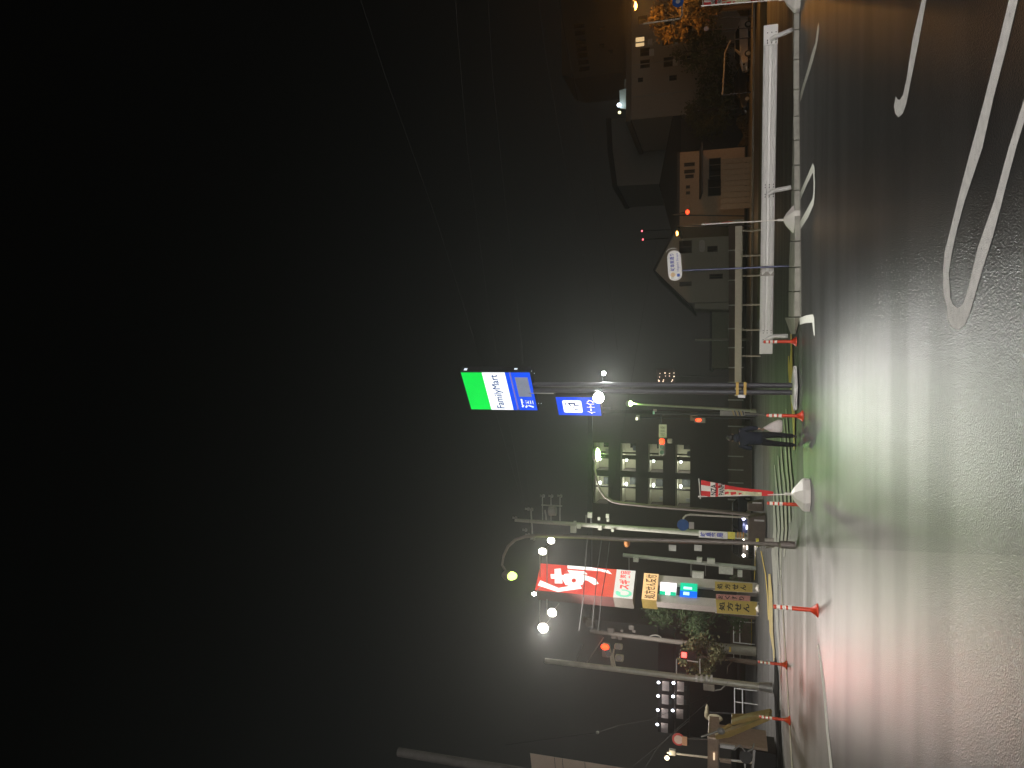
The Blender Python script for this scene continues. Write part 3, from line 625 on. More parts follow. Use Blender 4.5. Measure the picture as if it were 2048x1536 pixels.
# ------------------------------------------------------------------ drugstore pole sign
D0 = 45.0
A = at(1265, 1198, D0); B = at(1281, 1143, D0 + 1.45)
sd = Vector((B.x - A.x, B.y - A.y, 0)); DW = sd.length; DF = Frame((A.x, A.y, 0), sd)
gd = DF.p(DW / 2, 0, -.7); gd.z = 0
arm_y = 1.4
t = thing('drugstore_sign', 'big red and white lit drugstore sign on two pale columns with yellow sign box below', 'sign', gd)
zT = at(1070, 1180, D0).z; zB = A.z; zM = at(1226, 1192, D0).z
dep = 1.15
M_dr = emis('lit red sign face', (1, .085, .06), .78, .04); M_dw = emis('lit white sign face warm', (1, .95, .9), .7, .15); M_dl = emis('lit white lettering', (1, .97, .92), 1.2, .2)
M_sr = mat('red cabinet side', (.08, .03, .028), .6, emit=(.3, .1, .08), es=.2); M_sg_ = mat('grey cabinet side', (.16, .145, .13), .6, emit=(.3, .27, .25), es=.25)
DF.slab('red_cabinet', M_sr, t, 0, zM, DW, zT, -dep, -.01); DF.slab('white_cabinet', M_sg_, t, 0, zB, DW, zM - .01, -dep, -.01)
DF.slab('red_face', M_dr, t, 0, zM, DW, zT, 0, .03); DF.slab('white_face', M_dw, t, 0, zB, DW, zM - .01, 0, .03)
hR = zT - zM
def dp(u, v): return (DW * u, zM + hR * v)
# big white characters drawn as shapes: ku, su, ri
ku = [(.30, .985), (.42, .93), (.20, .715), (.42, .44), (.34, .38), (.02, .70), (.02, .74)]
DF.poly('lettering', M_dl, t, [dp(*q_) for q_ in [(.36, .955), (.17, .975), (.0, .70), (.20, .40), (.33, .44), (.14, .70)]], .035, .06)
bars = [[(.30, .76), (.82, .80), (.86, .72), (.32, .66)], [(.46, .82), (.62, .84), (.62, .62), (.50, .60)]]
for pl in bars: DF.poly('lettering', M_dl, t, [dp(*q_) for q_ in pl], .035 + .004 * bars.index(pl), .06 + .004 * bars.index(pl))
ring_o = [(.50, .63), (.66, .66), (.74, .56), (.74, .46), (.68, .34), (.58, .23), (.46, .25), (.56, .36), (.56, .38), (.44, .36), (.30, .42), (.26, .50), (.32, .60), (.42, .64)]
b = MB(); 
out_ = [dp(*q_) for q_ in [(.46, .67), (.66, .66), (.72, .55), (.70, .42), (.60, .26), (.42, .20), (.36, .25), (.50, .35), (.50, .39), (.34, .40), (.22, .50), (.28, .62)]]
DF.poly('lettering', M_dl, t, out_, .045, .07)
DF.poly('lettering_counter', M_dr, t, circ(dp(.45, .52), DW * .075, 12), .072, .08)
for pl in ([(.80, .60), (.93, .62), (.93, .41), (.80, .37)], [(.97, .64), (1.0, .64), (1.0, .3), (.97, .3)]): pass
DF.poly('lettering', M_dl, t, [dp(*q_) for q_ in [(.72, .60), (.82, .63), (.82, .40), (.72, .36)]], .05, .075)
DF.poly('lettering', M_dl, t, [dp(*q_) for q_ in [(.88, .63), (.99, .64), (.99, .33), (.92, .10), (.80, .05), (.88, .20)]], .05, .075)
hW = zM - zB
M_dred = emis('lit red lettering', (.75, .05, .08), .8); M_dgr = emis('lit green logo', (.18, .62, .42), .8)
text(DF, 'スギ', M_dred, t, DW * .30, zB + hW * .22, DW * .66, zB + hW * .8, .036, bold=.05)
text(DF, '薬局', M_dred, t, DW * .69, zB + hW * .24, DW * .97, zB + hW * .78, .036, bold=.02)
leaf = [(DW * (.16 + .13 * math.cos(a)), zB + hW * (.48 + .42 * math.sin(a))) for a in [R(k) for k in range(60, 400, 20)]]
leaf += [(DW * (.17 + .085 * math.cos(a)), zB + hW * (.48 + .28 * math.sin(a))) for a in [R(k) for k in range(380, 40, -20)]]
DF.poly('leaf_logo', M_dgr, t, leaf, .036, .045)
DF.poly('leaf_logo', M_dgr, t, [(DW * .10, zB + hW * .62), (DW * .2, zB + hW * .66), (DW * .16, zB + hW * .9)], .037, .046)
# yellow box
y0_, y1_ = at(1313, 1198, D0).z, at(1283, 1198, D0).z
M_yb = mat('yellow sign box', (.6, .4, .1), .5, emit=(1, .55, .2), es=.25)
DF.slab('yellow_box', mat('yellow box side', (.34, .25, .07), .6, emit=(.4, .28, .08), es=.2), t, .05, y0_, DW - .1, y1_, -dep * .9, -.01)
DF.slab('yellow_face', emis('lit yellow face', (.92, .58, .27), .85), t, .05, y0_, DW - .1, y1_, 0, .02)
text(DF, '処方せん受付', mat('dark brown print', (.12, .05, .02), .6), t, .12, y0_ + .1, DW - .18, y1_ - .12, .026, bold=.02)
# columns
M_col = mat('pale lilac column', (.52, .48, .47), .55, var=.05)
for u0, u1, dz in ((.02, .30, 0), (.66, .96, 0)):
    DF.slab('column', M_col, t, DW * u0, 0, DW * u1, y0_ + .02, -.75, -.12)
DF.slab('column_core', M_dark, t, DW * .30, 1.2, DW * .66, y0_, -.5, -.35)
zz0, zz1 = at(1352, 1185, D0 + .6).z, at(1320, 1185, D0 + .6).z
DF.slab('led_sign', emis('white led panel', (1, .95, .97), 1.6), t, DW * .32, zz0, DW * .68, zz1, -.2, .0)
DF.slab('led_green', emis('green led', (.0, .62, .33), .9), t, DW * .27, zz0, DW * .36, zz1, -.1, .03)
DF.slab('led_cross', emis('white led panel', (1, .95, .97), 1.6), t, DW * .26, zz0 + (zz1 - zz0) * .35, DW * .35, zz0 + (zz1 - zz0) * .65, -.05, .05)
zz0, zz1 = at(1394, 1188, D0 + .6).z, at(1360, 1188, D0 + .6).z
DF.slab('led_green', emis('green led', (.0, .62, .33), .9), t, DW * .45, zz0, DW * .72, zz1, -.2, .0)
DF.slab('led_blue', emis('blue led', (.0, .16, .95), .9), t, DW * .26, zz0, DW * .445, zz1, -.2, .0)
DF.slab('led_dot', emis('cyan led', (.5, .95, 1), 1.4), t, DW * .30, zz0 + (zz1 - zz0) * .45, DW * .40, zz0 + (zz1 - zz0) * .8, 0, .02)
DF.slab('led_dot', emis('cyan led', (.5, .95, 1), 1.4), t, DW * .5, zz0 + (zz1 - zz0) * .3, DW * .58, zz0 + (zz1 - zz0) * .8, 0, .02)
# lamp bars through the top with floodlights at both ends
for k, (xa, xb, yb1, yb2) in enumerate(((1078, 1068, 1112, 1248), (1097, 1103, 1092, 1222))):
    pa, pb = at(1080 + 14 * k, 1108 - 20 * k, D0 + .6 - 1 * k), at(1080 + 14 * k, 1252 - 24 * k, D0 + 1)
    MB().tube([pa, pb], .03, 8).build('lamp_bar', M_galv, t)
for i, (a_, b_, r_, pw) in enumerate(((1102, 1081, .22, 900), (1085, 1103, .24, 1000), (1086, 1256, .32, 3000), (1104, 1225, .27, 1800), (1068, 1188, .14, 200))):
    p_ = at(a_, b_, D0 - 1.4)
    f = thing('sign_floodlight', ('upper right white lamp at the end of the drugstore sign lamp bar', 'white lamp just above the upper right corner of the red sign', 'large white lamp far left of the red sign, brightest of the five', 'white lamp left of the red sign on the lower lamp bar', 'tiny white lamp on the top left corner of the red sign')[i], 'lamp', p_, 'floodlights on the drugstore sign')
    MB().tube([p_ + Vector((0, .2, 0)), p_ + Vector((0, 1.9, .0))], .025, 6).build('arm', M_galv, f)
    MB().tube([p_ + Vector((0, .25, 0)), p_ + Vector((0, .02, 0))], [r_ * .6, r_ * 1.1], 12).build('housing', M_galv, f, True)
    MB().ball(p_, (r_ * .8, r_ * .5, r_), 12, 8).build('lens', emis('sign flood lens', (1, .93, .82), 25), f, True)
    lamp(f, p_ - Vector((0, .45, .0)), pw, (1, .93, .85), .25, spot=((0, -.35, -1), R(172)))
# small yellow banners on the columns' feet
def ban(pts4, label, body, m1):
    (xa, ya), (xb, yb), (xc, yc), (xd, yd) = pts4; D = D0 - 1.2
    p = [at(a, b_, D) for a, b_ in pts4]
    g = (p[2] + p[3]) / 2; foot = Vector((g.x + .0, D, 0)); tb = thing('banner', label, 'banner', foot, 'yellow prescription banners')
    MB().prism(p, (0, .02, 0)).build('cloth', m1, tb)
    MB().tube([Vector((p[3].x - .0, D + .03, 0)), p[0] + Vector((0, .03, .1))], .018, 6).build('pole', M_white, tb)
    if body != 'おくすり': base_block(tb, (foot.x, D + .05, 0), .6)
    fr = Frame((p[3].x, D, 0), (1, 0, 0))
    n = len(body); zt, zb = p[0].z, p[3].z
    for i, ch in enumerate(body):
        f0 = (i + .25) / (n + .8); f1 = (i + .98) / (n + .8)
        xl = p[0].x + (p[3].x - p[0].x) * (f0 + f1) / 2; xr = p[1].x + (p[2].x - p[1].x) * (f0 + f1) / 2
        fr2 = Frame((0, D - .012, 0), (1, 0, 0))
        text(fr2, ch, M_ink, tb, xl + (xr - xl) * .2, zt + (zb - zt) * f1, xl + (xr - xl) * .82, zt + (zb - zt) * f0, 0, bold=.03)
M_yc = mat('yellow banner cloth', (.62, .5, .13), .8, var=.1, scale=5, emit=(.6, .45, .1), es=.04)
ban([(1434, 1226), (1431, 1197), (1514, 1204), (1512, 1231)], 'yellow prescription banner at the foot of the left column', '処方せん', M_yc)
ban([(1430, 1181), (1430, 1163), (1505, 1167), (1505, 1185)], 'yellow prescription banner partly behind the right column of the drugstore sign', '処方せん', M_yc)
ban([(1432, 1199), (1432, 1188), (1500, 1192), (1500, 1203)], 'white and red banner between the two columns', 'おくすり', mat('pale red banner cloth', (.6, .3, .27), .8, var=.3, scale=8))

# ------------------------------------------------------------------ utility poles and signal poles
def upole(label, foot, top, r0, r1, m_, cat='utility pole', name='utility_pole'):
    t = thing(name, label, cat, foot, 'poles along the road')
    MB().tube([foot, top], [r0, r1], 14).build('pole', m_, t, True); return t
def foot_at(x, y, D): q_ = at(x, y, D); return Vector((q_.x, D, 0))
def insul(t, p, s=1, m_=None):
    MB().tube([p, p + Vector((0, 0, .12 * s)), p + Vector((0, 0, .14 * s)), p + Vector((0, 0, .3 * s))], [.1 * s, .12 * s, .05 * s, .08 * s], 8).build('insulator', m_ or mat('grey porcelain', (.3, .3, .29), .4), t, True)
M_pc = mat('pale concrete', (.42, .43, .38), .8, var=.1, emit=(.3, .32, .28), es=.03)
D = 46; f1 = foot_at(1513, 1074, D)
u1 = upole('concrete utility pole with crossarms and transformer, covered with a blue lettered strip near its foot', f1, at(1030, 1040, D), .2, .11, M_pc)
for (xx, ya, yb, n_) in ((1062, 1018, 1078, 4), (1090, 1020, 1045, 3)):
    MB().tube([at(xx, ya, D), at(xx + 3, yb, D)], .05, 6).build('crossarm', M_galv, u1)
for xx, yy in ((1062, 1019), (1050, 1060), (1068, 1072), (1056, 1070), (1066, 1078), (1085, 992), (1102, 992), (1120, 992), (1055, 1018), (1030, 1036)):
    insul(u1, at(xx + 4, yy, D))
for yy in (1085, 1102, 1120):
    MB().tube([at(yy, 1042, D), at(yy, 994, D)], .035, 6).build('strut', M_galv, u1)
MB().tube([at(1083, 1010, D), at(1124, 1012, D)], .05, 6).build('crossarm', M_galv, u1)
MB().tube([at(1112, 1022, D), at(1098, 1022, D)], .3, 12).build('transformer', M_galv, u1, True)
for xx, yy, s_ in ((1147, 1058, .45), (1158, 1052, .3), (1180, 1030, .35), (1200, 1055, .3), (1215, 1032, .25), (1198, 1037, .2), (1216, 1040, .2), (1225, 1060, .22), (1150, 1045, .2)):
    MB().box(at(xx, yy, D - .2), (s_, s_ * .6, s_ * .8)).build('junction_box', M_pc, u1)
for xx in (1172, 1182): MB().tube([at(xx, 1048, D), at(xx, 1030, D)], .03, 6).build('bracket', M_galv, u1)
q0 = foot_at(1500, 1071, D - .25)
fr = Frame((at(1450, 1072, D).x, D - .26, 0), (1, 0, 0))
zt1, zb1 = at(1398, 1066, D).z, at(1455, 1068, D).z; cx = at(1430, 1068, D).x
MB().box((cx, D - .25, (zt1 + zb1) / 2), (.42, .04, zt1 - zb1)).build('advert_strip', mat('white advert strip', (.7, .7, .68), .5), u1)
f_ = Frame((cx, D - .275, 0), (1, 0, 0))
for i, ch in enumerate('岐阜薬局'):
    a = zt1 - (zt1 - zb1) * (i + .25) / 5; text(f_, ch, M_bl, u1, -.14, a - .34, .14, a, .004, bold=.03)
MB().box((cx + .02, D - .24, zb1 - .22), (.42, .05, .42)).build('advert_strip', mat('yellow advert strip', (.65, .6, .1), .5), u1)
for k in range(3): MB().box((cx + .08, D - .24, zb1 - .6 - k * .16), (.36, .05, .07)).build('advert_strip', mat('orange advert strip', (.5, .25, .08), .5), u1)
D = 50; f2 = foot_at(1502, 1136, D)
u2 = upole('shorter pale grey pole with white boxes, just right of the drugstore sign', f2, at(1246, 1110, D), .14, .13, mat('pale grey green pole', (.42, .45, .42), .5, var=.08, emit=(.3, .33, .3), es=.05))
for xx, yy, w_, h_ in ((1272, 1119, .3, .35), (1399, 1119, .3, .35), (1422, 1122, .35, .5), (1452, 1140, .5, .9), (1396, 1149, .42, .75), (1480, 1147, .4, .3)):
    MB().box(at(xx, yy, D - .2), (w_, .3, h_)).build('box', mat('pale box', (.6, .62, .58), .5), u2, bevel=.02)
for xx in (1382, 1411): MB().tube([at(xx, 1128, D), at(xx, 1152, D)], .02, 6).build('bracket', M_galv, u2)
MB().tube([at(1258, 1116, D), at(1258, 1144, D)], .025, 6).build('bracket', M_galv, u2)
MB().ball(at(1254, 1086, D - 3), (.28, .28, .2), 10, 6).build('mirror', mat('orange mirror back', (.45, .18, .05), .5), u2, True)
# round blue sign on a hooked white pole
D = 40; f3 = foot_at(1492, 1035, D)
u3 = thing('round_road_sign', 'round blue road sign hanging from a hooked white pole', 'road sign', f3)
MB().tube([f3, at(1490, 1035, D), at(1380, 1029, D), at(1372, 1031, D), at(1367, 1036, D), at(1366, 1044, D)], .05, 10).build('pole', mat('white painted pole', (.75, .73, .66), .4), u3, True)
c_ = at(1366, 1050, D - .06); MB().tube([c_, c_ + Vector((0, .03, 0))], .31, 24).build('disc', mat('blue road sign', (.01, .12, .5), .4), u3)
MB().box(at(1383, 1051, D - .04), (.36, .02, .26)).build('sub_plate', M_white, u3)
M_sigb = mat('signal housing grey', (.3, .28, .25), .5, emit=(.1, .09, .08), es=.1)
# signal pole on the left
D = 29.5; f4 = G(1545, 1376); D = f4.y
u4 = upole('steel signal pole at left with red lights on its arm and a grey box', f4, at(1090, 1321, D), .13, .1, mat('grey green steel pole', (.5, .5, .43), .5, .2, var=.15, scale=4), 'signal pole', 'signal_pole')
MB().tube([f4 + Vector((.0, 0, 0)), f4 + Vector((0, 0, .5))], [.2, .16], 14).build('pole_foot', M_galv, u4, True)
MB().tube([at(1226, 1338, D), at(1222, 1315, D), at(1218, 1290, D)], [.06, .05, .05], 8).build('arm', mat('cream arm', (.55, .52, .42), .5), u4)
MB().tube([at(1231, 1338, D), at(1226, 1312, D), at(1228, 1298, D)], [.04, .04, .03], 8).build('arm', mat('cream arm', (.55, .52, .42), .5), u4)
MB().tube([at(1170, 1330, D), at(1207, 1275, D)], .025, 8).build('stay', M_galv, u4)
MB().tube([at(1150, 1326, D), at(1165, 1290, D)], .02, 8).build('stay', M_galv, u4)
hd = at(1212, 1300, D - .1)
sg = MB().box(hd, (.55, .25, .3)).build('signal_head', M_sigb, u4, bevel=.05)
ee_r = emis('red signal light', (1, .045, .012), 5)
MB().ball(at(1210, 1294, D - .25), (.12, .1, .17), 12, 8).build('red_light', ee_r, sg, True)
for a_, b_ in ((1214, 1301), (1217, 1308)): MB().tube([at(a_, b_, D - .28), at(a_, b_, D - .2)], .1, 12).build('lens', M_bolt, sg, True)
lamp(u4, at(1210, 1294, D - .6), 120, (1, .06, .02), .12, spot=((.4, -1, -.25), R(75)))
for a_, b_, w_ in ((1237, 1293, .2), (1239, 1316, .26)):
    MB().box(at(a_, b_, D), (w_, .24, .34)).build('back_signal', mat('cream signal housing', (.55, .52, .42), .5), u4, bevel=.05)
    MB().tube([at(a_ - 1, b_, D - .13), at(a_ - 1, b_, D - .2)], [.1, .12], 12).build('lens_hood', M_sigb, u4, True)
ps = at(1371, 1310, D - .1)
pp = MB().box(at(1376, 1310, D), (.34, .22, .62)).build('pedestrian_signal', mat('dark signal housing', (.04, .03, .03), .5), u4, bevel=.02)
MB().box(at(1368, 1310, D - .13), (.2, .03, .2)).build('red_light', emis('red man light', (1, .05, .04), 7), pp, bevel=.03)
lamp(u4, at(1368, 1310, D - .3), 150, (1, .03, .02), .1, spot=((.4, -1, -.15), R(75)))
for xx in (1353, 1400): MB().tube([at(xx, 1318, D - .02), at(xx, 1347, D - .02)], .02, 8).build('bracket', M_white, u4)
MB().tube([at(1374, 1321, D - .1), at(1396, 1324, D - .1)], .022, 8).build('bracket', M_white, u4)
MB().box(at(1418, 1374, D - .1), (.24, .2, .42)).build('control_box', mat('grey control box', (.36, .33, .28), .5), u4, bevel=.02)
MB().tube([at(1430, 1381, D - .1), at(1442, 1379, D - .1), at(1450, 1371, D - .1), at(1456, 1364, D - .1)], .025, 8).build('conduit', M_galv, u4)
for xx in (1395, 1405, 1415, 1425): MB().tube([at(xx, 1357, D - .12), at(xx - 4, 1356.5, D - .12)], .135, 14).build('strap', M_white, u4)
# pole behind, wrapped at the foot
D = 48; f5 = foot_at(1502, 1303, D)
u5 = upole('dim utility pole with ribbed wrap and yellow label, left of the drugstore sign', f5, at(1180, 1262, D), .17, .13, mat('dim concrete', (.22, .2, .18), .8, emit=(.2, .17, .15), es=.04))
MB().tube([foot_at(1500, 1302, D), at(1418, 1293, D)], .3, 14).build('wrap', mat('ribbed wrap', (.32, .33, .28), .6, bump=1, bscale=6), u5, True)
MB().box(at(1460, 1299, D - .3), (.3, .05, .12)).build('label', M_yel, u5)
for xx, yy, s_ in ((1263, 1255, .45), (1268, 1262, .3), (1236, 1270, .4), (1240, 1276, .35), (1222, 1262, .6), (1228, 1272, .5), (1244, 1262, .25), (1180, 1245, .8), (1172, 1240, .6)):
    MB().box(at(xx, yy, D), (s_ * .7, s_ * .4, s_ * .8)).build('junction_box', mat('dim grey fitting', (.13, .12, .11), .8), u5, bevel=s_ * .12)
pts = [at(1310 + 22 * math.cos(a) * .6, 1278 - 8 * math.sin(a), D) for a in [k * math.pi / 8 for k in range(9)]]
MB().tube(pts, .04, 6).build('cable_loop', M_galv, u5)
# tall pole and tall pale building at the far left
D = 20; f6 = Vector((at(797, 1504, D).x, D, 0))
u6 = upole('tall grey pole rising at the left edge beside the pale tower', f6, at(797, 1504, D), .16, .13, mat('dim grey pole', (.09, .085, .08), .8, var=.2))
tb = thing('tower_building', 'tall pale building with vertical joints at the far left edge', 'building', foot_at(1500, 1620, 30))
D = 30; tl = at(1060, 1506, D); pv = .0
M_tb = mat('pale beige wall', (.78, .64, .52), .8, var=.06, scale=.8, emit=(.5, .4, .33), es=.13)
wd = 9.0; jz = [0, at(1170, 1515, D).z, at(1125, 1512, D).z, at(1109, 1510, D).z, tl.z]
for i in range(4):
    MB().prism([(tl.x, D, jz[i] + .03), (tl.x - wd, D + 3.2, jz[i] + .03), (tl.x - wd - 4, D + 12, jz[i] + .03), (tl.x - 6, D + 9, jz[i] + .03)], (0, 0, jz[i + 1] - jz[i] - .03)).build('wall', M_tb, tb)
MB().prism([(tl.x - .06, D + .06, .0), (tl.x - wd + .1, D + 3.3, 0), (tl.x - wd - 3.8, D + 11.9, 0), (tl.x - 6.1, D + 8.9, 0)], (0, 0, tl.z - .05)).build('joint_core', mat('dark joint', (.12, .09, .08), .8), tb)

# ------------------------------------------------------------------ wires
def wire(name, label, pts, r, grp):
    pts = [Vector(p_) for p_ in pts]; out_ = []
    for i in range(len(pts) - 1):
        for k in range(8): out_.append(pts[i].lerp(pts[i + 1], k / 8))
    out_.append(pts[-1])
    o = MB().tube(out_, r, 5).build(name, M_wire, None, True); tag(o, label, 'wire', grp); return o
def wpx(l): return [at(a, b_, d_) for a, b_, d_ in l]
G_ = 'overhead wires crossing the night sky'
for i, l in enumerate(([(1052, 1030, 46), (955, 700, 34), (870, 430, 27), (770, 150, 21), (715, -20, 18)],
          [(1060, 1060, 46), (1045, 700, 38), (1010, 400, 32), (985, 150, 27), (975, -20, 25)],
          [(1050, 1018, 46), (975, 600, 34), (935, 300, 28), (915, 60, 24), (910, -20, 23)],
          [(1235, 700, 44), (1210, 500, 40), (1175, 300, 36), (1135, 100, 32), (1115, -20, 30)],
          [(1190, 700, 44), (1165, 500, 39), (1125, 300, 34), (1090, 100, 30), (1075, -20, 28)],
          [(1215, 1030, 46), (1260, 780, 52), (1290, 600, 58), (1320, 450, 64)])):
    wire('wire', ('highest overhead wire, running from the near utility pole to the upper sky', 'middle long wire sweeping up across the dark sky', 'thin wire between the two long upper wires', 'lower pale wire above the apartment rooftops', 'faint wire just above the lowest wire', 'wire dropping behind the pole sign towards the gabled house')[i], wpx(l), .0075 if i < 5 else .009, G_)
for i, l in enumerate(([(1158, 1262, 44), (1167, 1195, 42), (1170, 1140, 42), (1176, 1065, 45)], [(1184, 1260, 44), (1190, 1195, 42), (1195, 1140, 42), (1206, 1060, 45)], [(1196, 1262, 44), (1203, 1195, 42), (1212, 1142, 42), (1222, 1062, 45)])):
    wire('wire', ('topmost dark wire crossing in front of the red sign', 'middle dark wire crossing in front of the red sign', 'lowest dark wire crossing in front of the red sign')[i], wpx(l), .022, 'wires crossing the red sign')
for i, l in enumerate(([(1195, 1465, 30), (1240, 1450, 34), (1300, 1440, 38), (1420, 1390, 48)], [(1010, 1490, 30), (1195, 1465, 30)], [(1290, 1536, 30), (1312, 1500, 32), (1340, 1470, 34), (1420, 1400, 40)], [(1250, 1545, 28), (1300, 1505, 30), (1380, 1440, 36)])):
    wire('wire', ('left wire with a pale joint, right of the tower', 'upper part of the left wire fading into the sky', 'wire slanting over the left machine', 'lowest slanting wire at the left edge')[i], wpx(l), .012, 'wires on the left side')
o = MB().ball(at(1195, 1465, 30), .07, 8, 6).build('wire_joint', M_pc, None, True); tag(o, 'small pale joint on the left wire', 'wire joint')

# ------------------------------------------------------------------ buildings
def window(fr, par, x, y, w, h, glass, frame_m, depth=.08, lit=None):
    f = fr.slab('window', frame_m, par, x - w / 2, y - h / 2, x + w / 2, y + h / 2, .0, .05)
    fr.slab('pane', lit or glass, f, x - w / 2 + .07, y - h / 2 + .07, x - .03, y + h / 2 - .07, .05, .06)
    fr.slab('pane', lit or glass, f, x + .03, y - h / 2 + .07, x + w / 2 - .07, y + h / 2 - .07, .05, .06)
M_gl = mat('dark glass', (.012, .011, .01), .15, var=.2, scale=1); M_fr = mat('dark window frame', (.07, .06, .05), .6)
# gabled house
D = 76; L0 = at(1500, 602, D); R0 = at(1500, 428, D); X0, X1 = L0.x, R0.x; ze = at(1378, 600, D).z; zr = at(1311, 541, D).z; xr = at(1311, 541, D).x
t = thing('gabled_house', 'pale grey house with a pointed gable behind the oval street sign', 'house', Vector(((X0 + X1) / 2, D + 4, .5)))
M_h = mat('grey plaster wall', (.36, .34, .29), .85, var=.06, emit=(.35, .31, .25), es=.075)
zer = ze + (zr - ze) * .25
MB().prism([(X0, D, .5), (X1, D, .5), (X1, D, zer), (xr, D, zr), (X0, D, ze)], (0, 9, 0)).build('wall', M_h, t)
M_rf = mat('dark roof tiles', (.04, .04, .045), .7, bump=.8, bscale=4)
for (xa, za), (xb, zb__) in (((X0 - .5, ze - .4), (xr, zr + .05)), ((xr, zr + .05), (X1 + .4, zer - .35))):
    MB().prism([(xa, D - .3, za), (xb, D - .3, zb__), (xb, D - .3, zb__ + .2), (xa, D - .3, za + .2)], (0, 9.8, 0)).build('roof', M_rf, t)
HF = Frame((0, D, 0), (1, 0, 0))
for xx, yy, w_, h_ in ((1371, 494, 1.3, 1.3), (1371, 568, .45, 1.2), (1432, 553, .5, 1.3), (1425, 498, .6, 1.0)):
    q_ = at(xx, yy, D); window(HF, t, q_.x, q_.z, w_, h_, M_gl, M_fr)
q_ = at(1404, 492, D); HF.poly('wall_plate', mat('pale wall plate', (.5, .48, .47), .5, emit=(.5, .48, .48), es=.12), t, rr(q_.x - .6, q_.z - .28, q_.x + .6, q_.z + .28, .25), .02, .1)
MB().prism([(at(1405, 620, D).x, D + 1, .5), (X0, D + 1, .5), (X0, D + 1, at(1388, 600, D).z), (at(1388, 615, D).x, D + 1, at(1388, 610, D).z)], (0, 4, 0)).build('lean_to', M_h, t)
# low dim building left of it
D = 80; a, b_ = at(1424, 640, D), at(1424, 736, D)
t = thing('low_building', 'low greenish grey building between the pole sign and the gabled house', 'building', Vector(((a.x + b_.x) / 2, D + 3, .5)))
M_lb = mat('greenish grey wall', (.2, .21, .16), .85, emit=(.2, .22, .16), es=.09)
MB().prism([(b_.x, D, .5), (a.x + 1, D, .5), (a.x + 1, D, a.z), (b_.x, D, a.z)], (0, 6, 0)).build('wall', M_lb, t)
MB().prism([(b_.x - .3, D - .4, a.z), (a.x + 1.3, D - .4, a.z), (a.x + 1.3, D - .4, a.z + .25), (b_.x - .3, D - .4, a.z + .25)], (0, 7, 0)).build('roof', M_rf, t)
pf = foot_at(1495, 679, 70); tp_ = at(1390, 680, 70); u = upole('short grey pole between the low building and the guardrail end', pf, tp_, .13, .1, mat('dim green grey pole', (.25, .27, .24), .6))
# orange-lit flat building
D = 70; a, b_ = at(1360, 305, D), at(1360, 452, D)
t = thing('orange_lit_building', 'flat-roofed building lit orange by the street lamps left of the big grey roof', 'building', Vector(((a.x + b_.x) / 2, D + 4, .5)))
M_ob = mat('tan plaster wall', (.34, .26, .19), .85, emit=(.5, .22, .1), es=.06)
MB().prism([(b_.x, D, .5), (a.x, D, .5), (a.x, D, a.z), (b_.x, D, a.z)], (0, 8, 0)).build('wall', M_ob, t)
MB().prism([(b_.x - .1, D - .1, a.z), (a.x + .1, D - .1, a.z), (a.x + .1, D - .1, a.z + .25), (b_.x - .1, D - .1, a.z + .25)], (0, 8.2, 0)).build('parapet', M_rf, t)
OF = Frame((0, D, 0), (1, 0, 0))
for xx, yy, w_, h_ in ((1379, 329, .35, 1.0), (1379, 343, .35, 1.0), (1379, 353, .35, .8), (1376, 374, .3, .4), (1376, 386, .3, .4), (1430, 330, 1.3, 1.1), (1430, 352, 1.3, 1.1), (1430, 375, 1.6, 1.3)):
    q_ = at(xx, yy, D); window(OF, t, q_.x, q_.z, w_, h_, M_gl, M_fr)
q0_, q1_ = at(1408, 398, D), at(1408, 300, D)
MB().prism([(q0_.x, D - 2.5, q0_.z), (q1_.x, D - 2.5, q0_.z), (q1_.x, D, q0_.z + .3), (q0_.x, D, q0_.z + .3)], (0, 0, .15)).build('canopy', M_rf, t)
sb_ = at(1375, 422, 66)
o = thing('traffic_signal', 'far red traffic light in front of the orange-lit building', 'traffic light', Vector((sb_.x, 66, .4)), 'traffic lights')
MB().box(sb_ + Vector((.1, .1, 0)), (.9, .2, .32)).build('signal_head', M_sigb, o, bevel=.03); MB().ball(sb_ + Vector((-.1, -.05, 0)), (.2, .1, .16), 10, 6).build('red_light', ee_r, o, True)
MB().tube([Vector((sb_.x - .7, 66.2, .4)), at(1345, 430, 66.2), sb_ + Vector((0, .2, .1))], .06, 8).build('pole', M_dark, o)
# shed wall near the fence on the right
D = 64; a, b_ = at(1442, 318, D), at(1442, 420, D)
t = thing('garden_wall', 'low pale wall of boards with a lit top edge below the orange-lit building', 'wall', Vector(((a.x + b_.x) / 2, D, .1)))
M_gw = mat('brownish wall boards', (.24, .2, .16), .85)
n_ = 9
for k in range(n_):
    xa = b_.x + (a.x - b_.x) * k / n_; xb = b_.x + (a.x - b_.x) * (k + 1) / n_
    MB().box(((xa + xb) / 2, D + (k % 2) * .02, (a.z + .1) / 2), (abs(xb - xa) - .05, .1, a.z - .1)).build('board', M_gw, t)
